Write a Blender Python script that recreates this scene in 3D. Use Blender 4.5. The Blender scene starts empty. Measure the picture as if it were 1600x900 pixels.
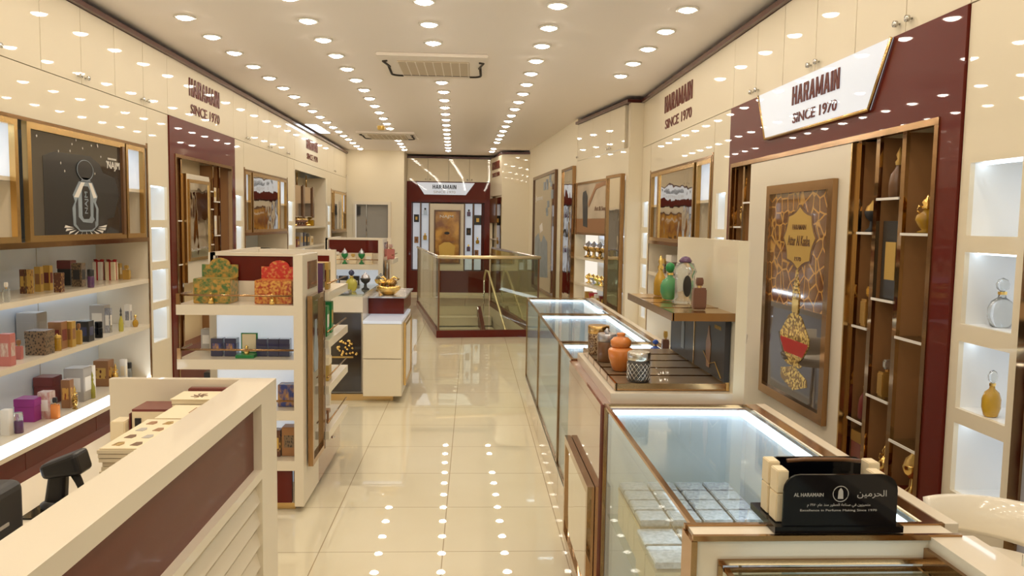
import bpy, bmesh, math, random
from mathutils import Vector, Matrix
random.seed(7)
S = bpy.context.scene
C = S.collection
# ---------------------------------------------------------------- camera
H_EYE = 1.62
F_PX, ROLL = 1220.0, 0.016
def _cam():
    u, v = 738-800, 450-348
    c, s = math.cos(ROLL), math.sin(ROLL)
    u0, v0 = u*c-v*s, u*s+v*c
    p = math.atan(v0/F_PX); yaw = math.atan(-u0/F_PX*math.cos(p))
    F = Vector((math.sin(yaw)*math.cos(p), math.cos(yaw)*math.cos(p), -math.sin(p)))
    R = Vector((math.cos(yaw), -math.sin(yaw), 0)); U = R.cross(F)
    R2 = R*c+U*s; U2 = U*c-R*s
    cd = bpy.data.cameras.new('camera'); cd.sensor_width = 36; cd.lens = F_PX/1600*36
    cd.clip_start = .02; cd.clip_end = 100
    o = bpy.data.objects.new('camera', cd); C.objects.link(o)
    M = Matrix((R2, U2, -F)).transposed().to_4x4(); M.translation = (0, 0, H_EYE)
    o.matrix_world = M; S.camera = o
_cam()
# ---------------------------------------------------------------- world, exposure
w = bpy.data.worlds.new('world'); S.world = w; w.use_nodes = True
w.node_tree.nodes['Background'].inputs[0].default_value = (1, .90, .76, 1)
w.node_tree.nodes['Background'].inputs[1].default_value = 1.15
S.view_settings.view_transform = 'Standard'; S.view_settings.look = 'None'
S.view_settings.gamma = 1; S.view_settings.use_curve_mapping = False
S.view_settings.exposure = -0.2
try:
    S.cycles.use_denoising = True; S.cycles.max_bounces = 10; S.cycles.diffuse_bounces = 5
    S.cycles.glossy_bounces = 5; S.cycles.transmission_bounces = 6; S.cycles.transparent_max_bounces = 16
    S.cycles.sample_clamp_indirect = 6; S.cycles.caustics_reflective = False; S.cycles.caustics_refractive = False
    S.cycles.use_light_tree = True
except Exception: pass
DOWN = 78.0      # strength of each downlight lens
LEDW = 9.0       # strength of the white LED strips
# ---------------------------------------------------------------- materials
def nt(name):
    m = bpy.data.materials.new(name); m.use_nodes = True
    return m, m.node_tree, m.node_tree.nodes['Principled BSDF']
def P(name, col, rough=.5, metal=0, coat=0, spec=.5, trans=0, emis=None, es=0, noise=0, nscale=8, bump=0, bscale=40, ior=1.45):
    m, t, b = nt(name)
    b.inputs['Base Color'].default_value = (*col, 1); b.inputs['Roughness'].default_value = rough
    b.inputs['Metallic'].default_value = metal; b.inputs['Coat Weight'].default_value = coat
    b.inputs['Coat Roughness'].default_value = .02; b.inputs['Specular IOR Level'].default_value = spec
    b.inputs['Transmission Weight'].default_value = trans; b.inputs['IOR'].default_value = ior
    if emis: b.inputs['Emission Color'].default_value = (*emis, 1); b.inputs['Emission Strength'].default_value = es
    tc = t.nodes.new('ShaderNodeTexCoord')
    n = t.nodes.new('ShaderNodeTexNoise'); n.inputs['Scale'].default_value = nscale; t.links.new(tc.outputs['Object'], n.inputs['Vector'])
    mx = t.nodes.new('ShaderNodeMix'); mx.data_type = 'RGBA'; mx.blend_type = 'MULTIPLY'
    mx.inputs[0].default_value = noise; mx.inputs[6].default_value = (*col, 1)
    t.links.new(n.outputs['Fac'], mx.inputs[7])
    if noise: t.links.new(mx.outputs[2], b.inputs['Base Color'])
    if bump:
        n2 = t.nodes.new('ShaderNodeTexNoise'); n2.inputs['Scale'].default_value = bscale; t.links.new(tc.outputs['Object'], n2.inputs['Vector'])
        bp = t.nodes.new('ShaderNodeBump'); bp.inputs['Strength'].default_value = bump; bp.inputs['Distance'].default_value = .02
        t.links.new(n2.outputs['Fac'], bp.inputs['Height']); t.links.new(bp.outputs[0], b.inputs['Normal']); t.links.new(bp.outputs[0], b.inputs['Coat Normal'])
    return m
def pattern(name, c1, c2, scale=30, rough=.35, metal=0, kind='VORONOI', coat=.3, thr=.4):
    m, t, b = nt(name)
    tc = t.nodes.new('ShaderNodeTexCoord'); r = t.nodes.new('ShaderNodeValToRGB')
    if kind == 'VORONOI':
        n = t.nodes.new('ShaderNodeTexVoronoi'); n.inputs['Scale'].default_value = scale; out = n.outputs['Distance']
    elif kind == 'EDGE':
        n = t.nodes.new('ShaderNodeTexVoronoi'); n.feature = 'DISTANCE_TO_EDGE'; n.inputs['Scale'].default_value = scale; out = n.outputs['Distance']
    elif kind == 'WAVE':
        n = t.nodes.new('ShaderNodeTexWave'); n.inputs['Scale'].default_value = scale; n.inputs['Distortion'].default_value = 3; out = n.outputs['Fac']
    else:
        n = t.nodes.new('ShaderNodeTexNoise'); n.inputs['Scale'].default_value = scale; out = n.outputs['Fac']
    t.links.new(tc.outputs['Object'], n.inputs['Vector']); t.links.new(out, r.inputs[0])
    r.color_ramp.elements[0].color = (*c1, 1); r.color_ramp.elements[1].color = (*c2, 1)
    sw = .12 if kind == 'NOISE' else .02 if kind == 'EDGE' else .06
    if kind == 'NOISE': n.inputs['Detail'].default_value = 6
    r.color_ramp.elements[0].position = thr-sw; r.color_ramp.elements[1].position = thr+sw
    t.links.new(r.outputs[0], b.inputs['Base Color']); b.inputs['Roughness'].default_value = rough
    b.inputs['Metallic'].default_value = metal; b.inputs['Coat Weight'].default_value = coat
    return m
def lightmat(name, col, st):
    m = bpy.data.materials.new(name); m.use_nodes = True; t = m.node_tree; t.nodes.clear()
    e = t.nodes.new('ShaderNodeEmission'); e.inputs[0].default_value = (*col, 1); e.inputs[1].default_value = st
    o = t.nodes.new('ShaderNodeOutputMaterial'); t.links.new(e.outputs[0], o.inputs[0]); return m
def glassmat(name, tint=(.93, .97, .95), refl=1.0, wavy=0):
    m = bpy.data.materials.new(name); m.use_nodes = True; t = m.node_tree; t.nodes.clear()
    tr = t.nodes.new('ShaderNodeBsdfTransparent'); tr.inputs[0].default_value = (*tint, 1)
    g = t.nodes.new('ShaderNodeBsdfGlossy'); g.inputs['Roughness'].default_value = .01
    fr = t.nodes.new('ShaderNodeLayerWeight'); fr.inputs[0].default_value = .5
    pw = t.nodes.new('ShaderNodeMath'); pw.operation = 'POWER'; pw.inputs[1].default_value = 4.5; t.links.new(fr.outputs['Facing'], pw.inputs[0])
    mu = t.nodes.new('ShaderNodeMath'); mu.operation = 'MULTIPLY_ADD'; mu.inputs[1].default_value = .7*refl; mu.inputs[2].default_value = .03*refl
    mx = t.nodes.new('ShaderNodeMixShader'); o = t.nodes.new('ShaderNodeOutputMaterial')
    t.links.new(pw.outputs[0], mu.inputs[0]); t.links.new(mu.outputs[0], mx.inputs[0])
    t.links.new(tr.outputs[0], mx.inputs[1]); t.links.new(g.outputs[0], mx.inputs[2]); t.links.new(mx.outputs[0], o.inputs[0])
    return m
def tilemat():
    m, t, b = nt('floor_tile')
    tc = t.nodes.new('ShaderNodeTexCoord'); mp = t.nodes.new('ShaderNodeMapping')
    mp.inputs['Location'].default_value = (.127+.605*20, -3.745+.605*20, 0)
    t.links.new(tc.outputs['Object'], mp.inputs[0])
    br = t.nodes.new('ShaderNodeTexBrick'); br.offset = 0; br.squash = 1
    br.inputs['Scale'].default_value = 1; br.inputs['Brick Width'].default_value = .605; br.inputs['Row Height'].default_value = .605
    br.inputs['Mortar Size'].default_value = .0028; br.inputs['Mortar Smooth'].default_value = .1
    br.inputs['Color1'].default_value = (.78, .70, .51, 1); br.inputs['Color2'].default_value = (.765, .685, .495, 1); br.inputs['Mortar'].default_value = (.42, .33, .2, 1)
    t.links.new(mp.outputs[0], br.inputs[0])
    n = t.nodes.new('ShaderNodeTexNoise'); n.inputs['Scale'].default_value = 1.3; n.inputs['Detail'].default_value = 6; t.links.new(tc.outputs['Object'], n.inputs['Vector'])
    mx = t.nodes.new('ShaderNodeMix'); mx.data_type = 'RGBA'; mx.blend_type = 'SOFT_LIGHT'; mx.inputs[0].default_value = .35
    t.links.new(br.outputs[0], mx.inputs[6]); t.links.new(n.outputs['Fac'], mx.inputs[7]); t.links.new(mx.outputs[2], b.inputs['Base Color'])
    b.inputs['Roughness'].default_value = .45; b.inputs['Coat Weight'].default_value = 1.0; b.inputs['Coat Roughness'].default_value = .012; b.inputs['Coat IOR'].default_value = 1.75
    b.inputs['Specular IOR Level'].default_value = .1
    return m
M = dict(
 beige=P('beige_lacquer', (.77, .68, .515), .5, coat=.6, spec=.15, bump=.008, bscale=3),
 cream=P('cream_lacquer', (.74, .655, .52), .3, coat=.4),
 wallp=P('wall_paint', (.78, .69, .52), .7),
 ceil=P('ceiling_paint', (.93, .85, .78), .85),
 maroon=P('maroon_lacquer', (.11, .009, .004), .4, coat=.42, spec=.15, bump=.012, bscale=3),
 tan=P('tan_maroon_lacquer', (.20, .055, .035), .16, coat=1.0), inset=P('brown_maroon_lacquer', (.135, .035, .02), .4, coat=.22, spec=.15), palebrass=P('pale_satin_brass', (.80, .66, .40), .38, metal=.8),
 crown=P('maroon_trim', (.075, .013, .009), .3, coat=.3),
 tile=tilemat(),
 bronze=P('polished_bronze', (.42, .25, .12), .14, metal=1, noise=.15, bump=.05, bscale=5),
 gold=P('gold', (.95, .66, .22), .18, metal=1),
 golddk=P('antique_gold', (.55, .36, .12), .3, metal=1, bump=.3, bscale=90),
 brass=P('brass', (.72, .48, .2), .22, metal=1),
 steel=P('brushed_steel', (.7, .68, .64), .25, metal=1),
 chrome=P('chrome', (.85, .85, .85), .06, metal=1),
 mirror=P('wavy_mirror', (.78, .74, .68), .03, metal=1, bump=.25, bscale=2.6),
 bmirror=P('bronze_mirror', (.40, .25, .13), .05, metal=1, bump=.05, bscale=3),
 brown=P('brown_lacquer', (.14, .062, .022), .3, coat=.4),
 brownl=P('umber_divider', (.27, .13, .05), .3, coat=.4), olive=P('olive_brown_panel', (.74, .60, .36), .35, coat=.3),
 white=P('white_laminate', (.86, .86, .84), .35, coat=.3),
 bluew=P('white_glow_panel', (.84, .88, .95), .4, emis=(.78, .88, 1.0), es=.42),
 back=P('pale_back_panel', (.74, .81, .92), .25, coat=.5),
 nich=P('white_self_glow', (.85, .88, .93), .4, emis=(.84, .90, 1.0), es=.36),  # LED light on niche and window faces put in as self-glow
 sign=P('lit_sign_face', (.52, .56, .64), .25, coat=.4, emis=(.84, .90, 1.0), es=.38),
 led=lightmat('led_strip', (.80, .90, 1.0), LEDW),
 ledsoft=lightmat('led_strip_soft', (.74, .87, 1.0), 7.0),
 down=lightmat('downlight_lens', (1.0, .90, .755), DOWN),
 ring=P('downlight_ring', (.8, .76, .68), .4),
 glass=glassmat('clear_glass'),
 gglass=glassmat('greenish_glass', (.86, .89, .80), 1.3),
 shelfg=glassmat('shelf_glass', (.92, .96, .94), 1.4),
 black=P('black_plastic', (.012, .011, .012), .35),
 blackg=P('black_gloss', (.003, .003, .005), .07, coat=0, spec=.35),
 dgrey=P('dark_grey_plastic', (.03, .029, .03), .5),
 grey=P('grey_door', (.30, .28, .25), .35),
 plast=P('white_gloss_plastic', (.85, .78, .65), .12, coat=.7),
 acw=P('air_conditioner_plastic', (.90, .82, .73), .5),
 acg=P('air_conditioner_grille', (.60, .50, .37), .7),
 rubber=P('dark_slot', (.03, .022, .015), .6),
 red=P('red_card', (.42, .02, .02), .4), purple=P('purple_card', (.30, .03, .22), .35), plum=P('plum_glass', (.09, .03, .10), .12, coat=.8),
 pink=P('pink_card', (.50, .17, .15), .4), wine=P('wine_card', (.17, .03, .025), .35, coat=.3),
 greyc=P('grey_card', (.42, .39, .36), .4), whitec=P('white_card', (.78, .73, .66), .45), creamc=P('cream_card', (.80, .68, .47), .45),
 blackc=P('black_card', (.02, .018, .018), .3, coat=.3), navy=P('navy_glass', (.025, .03, .09), .15, coat=.8),
 green=P('green_card', (.02, .22, .06), .3), greeng=P('green_glass', (.13, .50, .20), .08, trans=.5, coat=.5),
 amber=P('amber_glass', (.75, .42, .03), .07, trans=.55, coat=.5), yell=P('yellow_perfume', (.80, .72, .10), .07, trans=.6, coat=.5),
 clear=P('clear_bottle_glass', (.90, .94, .95), .04, trans=.85, coat=.3), brownb=P('brown_engraved', (.22, .075, .035), .3, coat=.5, bump=.6, bscale=60),
 orange=P('orange_ceramic', (.62, .20, .04), .2, coat=.5), blue=P('blue_enamel', (.03, .10, .5), .2, coat=.5),
 bronzec=P('bronze_card', (.36, .18, .08), .35, metal=.4), golc=P('gold_card', (.62, .40, .10), .35, metal=.5),
 silver=pattern('silver_foil', (.75, .74, .78), (.42, .42, .46), 7, .25, .7),
 damask=pattern('gold_damask', (.14, .03, .015), (.62, .38, .10), 6, .35, .3), mosaic=pattern('dark_mosaic', (.03, .02, .015), (.20, .13, .07), 9, .35),
 gpatt=pattern('gold_patterned', (.62, .40, .12), (.12, .04, .02), 6, .35, .3, thr=.3), rgpatt=pattern('red_gold_arch', (.30, .05, .02), (.70, .38, .08), 5, .3, .2),
 grpatt=pattern('green_gold_landscape', (.50, .28, .06), (.10, .16, .05), 3, .3, .2, kind='NOISE', thr=.5), bluep=pattern('blue_night_print', (.03, .05, .22), (.55, .28, .06), 3, .3, kind='NOISE', thr=.56),
 pinkp=pattern('pink_floral', (.62, .50, .44), (.48, .24, .2), 5, .4, kind='NOISE', thr=.5), lattice=pattern('diamond_lattice', (.10, .09, .08), (.62, .60, .55), 9, .2, .5),
 filigw=pattern('gold_lacework', (.95, .70, .22), (.34, .20, .05), 55, .25, .6, thr=.5), silverw=pattern('silver_foil_print', (.80, .80, .84), (.45, .47, .52), 90, .25, .6, kind='NOISE', thr=.5), olive2=P('olive_glass_edge', (.20, .17, .10), .15, coat=.5),
 grpattw=pattern('green_gold_landscape_print', (.55, .30, .06), (.08, .17, .05), 48, .3, .2, kind='NOISE', thr=.5), rgpattw=pattern('red_gold_arch_print', (.42, .05, .02), (.72, .38, .08), 70, .3, .2, kind='NOISE', thr=.5), redw=pattern('red_gold_dots', (.55, .03, .02), (.7, .35, .1), 60, .3, .1, kind='NOISE', thr=.6),
 photo=P('dark_photo_board', (.045, .038, .036), .35, spec=.3, noise=.4, nscale=9), taupe=P('taupe_board', (.17, .115, .065), .35, coat=.25), smoke=P('smoked_glass', (.05, .045, .042), .1, coat=.8), greylil=P('grey_lilac_glass', (.42, .42, .46), .12, coat=.6), latj=pattern('diamond_cut_glass', (.06, .05, .045), (.42, .39, .34), 75, .2, .5, thr=.34), latj2=pattern('ribbed_brown_glass', (.55, .40, .24), (.12, .06, .03), 90, .2, .4, kind='EDGE', thr=.06),
 filig=pattern('gold_filigree', (.85, .55, .14), (.20, .10, .02), 10, .25, .8),
)
# ---------------------------------------------------------------- frames: (a along the wall, d out into the room, z) -> world
def frame(o, a, n):
    o, a, n = Vector((*o, 0)), Vector((*a, 0)).normalized(), Vector((*n, 0)).normalized()
    return lambda p: o+a*p[0]+n*p[1]+Vector((0, 0, p[2]))
WORLD = lambda p: Vector(p)
LEFT = frame((-2.65, 0), (0, 1), (1, 0))
RIGHT = frame((1.95, 0), (0, 1), (-1, 0))
ENDF = frame((0, 17.4), (1, 0), (0, -1))
ORG = {}
class MB:
    def __init__(s, fr=WORLD): s.v = []; s.f = []; s.m = []; s.fr = fr; s.sm = []; s.st = []
    def _add(s, vs, fs, mi=0, smooth=False, raw=False):
        n = len(s.v); s.st.append((n, len(s.f))); s.v += [Vector(v) if raw else s.fr(v) for v in vs]
        for f in fs: s.f.append([n+i for i in f]); s.m.append(mi); s.sm.append(smooth)
        return s
    def box(s, x0, x1, y0, y1, z0, z1, mi=0, bev=0):
        if bev:
            b = bev; bm = bmesh.new(); bmesh.ops.create_cube(bm, size=1)
            for v in bm.verts: v.co = Vector(((x0+x1)/2+v.co.x*(x1-x0), (y0+y1)/2+v.co.y*(y1-y0), (z0+z1)/2+v.co.z*(z1-z0)))
            bmesh.ops.bevel(bm, geom=bm.edges[:], offset=b, segments=2, affect='EDGES')
            bm.verts.index_update()
            s._add([v.co[:] for v in bm.verts], [[v.index for v in f.verts] for f in bm.faces], mi); bm.free(); return s
        vs = [(x, y, z) for x in (x0, x1) for y in (y0, y1) for z in (z0, z1)]
        return s._add(vs, [(0, 1, 3, 2), (4, 6, 7, 5), (0, 4, 5, 1), (2, 3, 7, 6), (0, 2, 6, 4), (1, 5, 7, 3)], mi)
    def frame_rect(s, a0, a1, z0, z1, w, d0, d1, mi=0):     # picture frame in the a-z plane
        s.box(a0, a1, d0, d1, z1-w, z1, mi); s.box(a0, a1, d0, d1, z0, z0+w, mi)
        s.box(a0, a0+w, d0, d1, z0+w, z1-w, mi); return s.box(a1-w, a1, d0, d1, z0+w, z1-w, mi)
    def prism(s, pts, d0, d1, mi=0, axis='d'):              # polygon in (a,z) extruded over d, or in (x,y) extruded over z
        n = len(pts)
        if axis == 'd': vs = [(p[0], d0, p[1]) for p in pts]+[(p[0], d1, p[1]) for p in pts]
        else: vs = [(p[0], p[1], d0) for p in pts]+[(p[0], p[1], d1) for p in pts]
        fs = [list(range(n))[::-1], list(range(n, 2*n))]+[(i, (i+1) % n, n+(i+1) % n, n+i) for i in range(n)]
        return s._add(vs, fs, mi)
    def lathe(s, prof, cx=0, cy=0, z=0, seg=20, mi=0, sx=1, sy=1, cap=True):
        vs = []; k = len(prof)
        for r, h in prof:
            for j in range(seg):
                a = 2*math.pi*j/seg; vs.append((cx+r*sx*math.cos(a), cy+r*sy*math.sin(a), z+h))
        fs = [(i*seg+j, i*seg+(j+1) % seg, (i+1)*seg+(j+1) % seg, (i+1)*seg+j) for i in range(k-1) for j in range(seg)]
        s._add(vs, fs, mi, True)
        if cap: s._add(vs[:seg], [list(range(seg))[::-1]], mi); s._add(vs[-seg:], [list(range(seg))], mi)
        return s
    def tube(s, pts, r, mi=0, seg=8, closed=False):
        pts = [s.fr(p) for p in pts]; n = len(pts); vs = []
        for i, p in enumerate(pts):
            q0 = pts[i-1] if (i or closed) else p; q1 = pts[(i+1) % n] if (i < n-1 or closed) else p
            t = (q1-q0).normalized(); up = Vector((0, 0, 1)) if abs(t.z) < .9 else Vector((1, 0, 0))
            a = t.cross(up).normalized(); b = t.cross(a)
            rr = r[i] if isinstance(r, (list, tuple)) else r
            for j in range(seg): an = 2*math.pi*j/seg; vs.append(p+a*rr*math.cos(an)+b*rr*math.sin(an))
        rng = range(n if closed else n-1)
        fs = [(i*seg+j, i*seg+(j+1) % seg, ((i+1) % n)*seg+(j+1) % seg, ((i+1) % n)*seg+j) for i in rng for j in range(seg)]
        if not closed: fs += [list(range(seg))[::-1], list(range((n-1)*seg, n*seg))]
        return s._add(vs, fs, mi, True, raw=True)
    def mesh(s, name, mats, off=Vector((0, 0, 0))):
        me = bpy.data.meshes.new(name); me.from_pydata([v-off for v in s.v], [], s.f)
        for m in (mats if isinstance(mats, (list, tuple)) else [mats]): me.materials.append(M[m])
        for p, mi, sm in zip(me.polygons, s.m, s.sm): p.material_index = mi; p.use_smooth = sm
        bm = bmesh.new(); bm.from_mesh(me); bmesh.ops.recalc_face_normals(bm, faces=bm.faces); bm.to_mesh(me); bm.free()
        return me
    def each(s, name, mats, parent):                        # every added piece becomes a part of its own
        for i, (v0, f0) in enumerate(s.st):
            v1, f1 = s.st[i+1] if i+1 < len(s.st) else (len(s.v), len(s.f))
            q = MB(); q.v = s.v[v0:v1]; q.f = [[k-v0 for k in f] for f in s.f[f0:f1]]; q.m = s.m[f0:f1]; q.sm = s.sm[f0:f1]
            o = q.build(name, mats, parent)
        return o
    def build(s, name, mats, parent=None, kind=None, label=None, cat=None, group=None):
        if parent is not None: off = ORG[parent.name]
        else:
            xs = [v.x for v in s.v]; ys = [v.y for v in s.v]; zs = [v.z for v in s.v]
            off = Vector(((min(xs)+max(xs))/2, (min(ys)+max(ys))/2, min(zs)))
        o = bpy.data.objects.new(name, s.mesh(name, mats, off)); C.objects.link(o)
        if parent is not None: o.parent = parent
        else: o.location = off
        ORG[o.name] = off; tag(o, label, cat, group, kind); return o
def tag(o, label=None, cat=None, group=None, kind=None):
    for k, v in (('label', label), ('category', cat), ('group', group), ('kind', kind)):
        if v: o[k] = v
    return o
def thing(name, loc, label, cat, group=None):
    o = bpy.data.objects.new(name, None); C.objects.link(o); o.location = loc; o.empty_display_size = .05
    ORG[o.name] = Vector(loc); return tag(o, label, cat, group)
def struct(name, mb, mats): return mb.build(name, mats, kind='structure')
def textmesh(body, bold=0, ext=.5):
    cu = bpy.data.curves.new('t', 'FONT'); cu.body = body; cu.size = 1; cu.extrude = .02; cu.offset = bold; cu.resolution_u = 3
    o = bpy.data.objects.new('t', cu); C.objects.link(o)
    me = bpy.data.meshes.new_from_object(o.evaluated_get(bpy.context.evaluated_depsgraph_get()))
    vs = [tuple(v.co) for v in me.vertices]; fs = [tuple(p.vertices) for p in me.polygons]
    bpy.data.objects.remove(o); bpy.data.meshes.remove(me); return vs, fs
def block_name(mb, a0, a1, z0, z1, d, th):           # HARAMAIN in heavy condensed block capitals
    s = .25; G = dict(
     H=(.78, [[(0, 0), (s, 0), (s, 1), (0, 1)], [(.78-s, 0), (.78, 0), (.78, 1), (.78-s, 1)], [(s, .41), (.78-s, .41), (.78-s, .59), (s, .59)]]),
     A=(.86, [[(0, 0), (s, 0), (.50, 1), (.30, 1)], [(.86-s, 0), (.86, 0), (.56, 1), (.36, 1)], [(.22, .2), (.64, .2), (.60, .36), (.26, .36)]]),
     R=(.80, [[(0, 0), (s, 0), (s, 1), (0, 1)], [(s, .83), (.66, .83), (.78, .92), (.66, 1), (s, 1)], [(.54, .55), (.78, .55), (.78, .92), (.54, .92)], [(s, .40), (.66, .40), (.78, .55), (s, .56)], [(.54, 0), (.80, 0), (.62, .45), (.40, .45)]]),
     M=(1.04, [[(0, 0), (.22, 0), (.22, 1), (0, 1)], [(.82, 0), (1.04, 0), (1.04, 1), (.82, 1)], [(.42, .1), (.58, .1), (.24, 1), (.10, 1)], [(.46, .1), (.62, .1), (.94, 1), (.80, 1)]]),
     I=(s, [[(0, 0), (s, 0), (s, 1), (0, 1)]]),
     N=(.80, [[(0, 0), (.23, 0), (.23, 1), (0, 1)], [(.57, 0), (.80, 0), (.80, 1), (.57, 1)], [(.52, 0), (.74, 0), (.28, 1), (.06, 1)]]))
    W = sum(G[k][0] for k in 'HARAMAIN')+.13*7; x = 0
    for k in 'HARAMAIN':
        for q, pts in enumerate(G[k][1]): mb.prism([(a0+(a1-a0)*(x+u)/W, z0+(z1-z0)*v) for u, v in pts], d, d+th+.0003*q)
        x += G[k][0]+.13
    return mb
def text(mb, body, a0, a1, z0, z1, d, th=.004, bold=.02, mi=0, vert=False):     # a0 -> a1 is the reading direction
    if body == 'HARAMAIN' and abs(a1-a0) > .2:       # heavy condensed capitals: strokes thickened sideways
        return block_name(mb, a0, a1, z0, z1, d, th)
    return text_(mb, body, a0, a1, z0, z1, d, th, min(bold, .01), mi, vert)
def text_(mb, body, a0, a1, z0, z1, d, th=.004, bold=.02, mi=0, vert=False):
    vs, fs = textmesh(body, bold)
    if not vs: return mb
    x0 = min(v[0] for v in vs); x1 = max(v[0] for v in vs); y0 = min(v[1] for v in vs); y1 = max(v[1] for v in vs)
    out = []
    for v in vs:
        u = (v[0]-x0)/max(x1-x0, 1e-6); t = (v[1]-y0)/max(y1-y0, 1e-6); dd = d+(th if v[2] > 0 else 0)
        if vert: u, t = 1-t, u
        out.append((a0+(a1-a0)*u, dd, z0+(z1-z0)*t))
    return mb._add(out, fs, mi)
# ---------------------------------------------------------------- products (unit meshes, copied and scaled)
PROTO = {}
def U(name, mb, mats): return (name, mb.mesh(name, mats), [])
def lp(*p, **k): return MB().lathe(list(p), **k)
def carton(body, lab):
    b = U('body', MB().box(-.5, .5, -.5, .5, 0, 1, bev=.02), body)
    m = MB(); m.box(-.34, .34, -.515, -.5, .3, .72); m.box(.5, .515, -.34, .34, .3, .72); m.box(-.515, -.5, -.34, .34, .3, .72)
    return [b, U('label_panel', m, lab)]
def giftbox(body, lid):
    return [U('base', MB().box(-.48, .48, -.48, .48, 0, .66, bev=.015), body), U('lid', MB().box(-.5, .5, -.5, .5, .66, 1, bev=.02), lid)]
def ribbonbox(body, rib):
    m = MB().box(-.08, .08, -.52, .52, 0, 1.01).box(-.52, .52, -.08, .08, 0, 1.01)
    bow = MB()
    for s in (-1, 1): bow.tube([(0, 0, 1.01), (s*.25, 0, 1.1), (s*.55, .05, 1.09), (s*.4, .08, 1.03), (0, 0, 1.02)], .05, seg=6)
    bow.tube([(0, 0, 1.02), (.3, -.3, 1.05), (.6, -.5, 1.03)], .035, seg=5)
    return [U('body', MB().box(-.5, .5, -.5, .5, 0, 1, bev=.02), body), U('ribbon', m, rib), U('bow', bow, rib)]
def sqbottle(body, cap):
    return [U('body', MB().box(-.5, .5, -.4, .4, 0, .68, bev=.06), body), U('collar', lp((.17, .68), (.17, .75)), 'brass'),
            U('cap', MB().box(-.27, .27, -.24, .24, .75, 1, bev=.05), cap)]
def jarbottle(body, cap):
    return [U('body', lp((.46, 0), (.5, .03), (.5, .58), (.44, .62), sx=1, sy=1), body), U('cap', lp((.46, .62), (.48, .64), (.48, .96), (.42, 1)), cap)]
def roundbottle(body, cap):
    return [U('body', lp((.3, 0), (.38, .02), (.5, .2), (.5, .38), (.38, .52), (.16, .6), (.13, .68)), body), U('collar', lp((.17, .66), (.17, .72)), 'gold'),
            U('stopper', lp((.08, .72), (.22, .78), (.26, .87), (.18, .96), (.02, 1)), cap)]
def tallbottle(body, cap):
    return [U('body', lp((.4, 0), (.5, .03), (.5, .3), (.42, .45), (.2, .58), (.16, .64)), body), U('stopper', lp((.2, .64), (.24, .7), (.12, .76), (.2, .84), (.1, .92), (.01, 1)), cap)]
def ornate(body, cap):
    return [U('body', lp((.36, 0), (.42, .03), (.2, .08), (.34, .16), (.5, .34), (.46, .46), (.22, .56), (.14, .62)), body), U('stopper', lp((.16, .62), (.3, .66), (.18, .72), (.26, .8), (.12, .9), (.02, 1)), cap),
            U('handle', MB().tube([(.3, 0, .5), (.48, 0, .58), (.42, 0, .7), (.15, 0, .66)], .03, seg=6).tube([(-.3, 0, .5), (-.48, 0, .58), (-.42, 0, .7), (-.15, 0, .66)], .03, seg=6), 'gold')]
def candle(body, top):
    return [U('glass', lp((.48, 0), (.5, .03), (.5, .7), (.46, .72)), body), U('lid', lp((.5, .74), (.5, .88), (.3, .92), (.1, .93), (.1, 1), (.02, 1)), top)]
def burner(body, cap):
    return [U('foot', lp((.36, 0), (.4, .04), (.16, .14), (.12, .36)), body), U('bowl', lp((.14, .34), (.4, .46), (.5, .62), (.46, .66)), body), U('dome', lp((.44, .66), (.36, .8), (.14, .9), (.1, .94), (.02, 1)), cap)]
KINDS = dict(carton=carton, giftbox=giftbox, ribbonbox=ribbonbox, sqbottle=sqbottle, jarbottle=jarbottle, roundbottle=roundbottle, tallbottle=tallbottle, ornate=ornate, candle=candle, burner=burner)
NAMES = dict(carton='perfume_carton', giftbox='gift_box', ribbonbox='ribboned_gift_box', sqbottle='perfume_bottle', jarbottle='perfume_bottle', roundbottle='perfume_bottle', tallbottle='perfume_bottle', ornate='ornate_perfume_bottle', candle='glass_candle', burner='incense_burner')
CATS = dict(carton='box', giftbox='box', ribbonbox='box', candle='candle', burner='incense burner')
def put(kind, m1, m2, x, y, z, w, d, h, label, rot=0, group=None):
    key = (kind, m1, m2)
    if key not in PROTO: PROTO[key] = KINDS[kind](m1, m2)
    r = thing(NAMES[kind], (x, y, z), label, CATS.get(kind, 'bottle'), group)
    r.scale = (w, d, h); r.rotation_euler = (0, 0, rot)
    for n, me, subs in PROTO[key]:
        o = bpy.data.objects.new(n, me); C.objects.link(o); o.parent = r
    return r
# ================================================================ the room
# floor with the stair opening (the opening is turned 8 degrees like the far half of the shop)
ST = frame((-.46, 10.95), (.99, .138), (-.138, .99))        # a to the right, d away from the camera
def floor_mesh():
    m = MB(); x0, x1, y0, y1 = -3.3, 3.0, -2.2, 18.2
    h = [ST((.03, .03, 0)), ST((1.40, .03, 0)), ST((1.40, 4.1, 0)), ST((.03, 4.1, 0))]
    vs = [(x0, y0, 0), (x1, y0, 0), (x1, y1, 0), (x0, y1, 0)]+[tuple(p) for p in h]
    lo = [(a, b, -.25) for a, b, c in vs]
    fs = [(0, 1, 5, 4), (1, 2, 6, 5), (2, 3, 7, 6), (3, 0, 4, 7)]
    m._add(vs, fs); m._add(lo, fs)
    m._add([vs[4], vs[5], vs[6], vs[7], lo[4], lo[5], lo[6], lo[7]], [(0, 1, 5, 4), (1, 2, 6, 5), (2, 3, 7, 6), (3, 0, 4, 7)], 1)
    return m
fl = floor_mesh(); f = struct('floor', fl, ['tile', 'cream'])
f.data.transform(Matrix.Translation(f.location)); f.location = (0, 0, 0)      # world-aligned tiles
struct('ceiling', MB().box(-3.3, 3.0, -2.2, 18.2, 3.1, 3.2), 'ceil')
struct('wall_left', MB().box(-3.3, -3.12, -2.2, 16.7, 0, 3.1), 'wallp')
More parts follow.
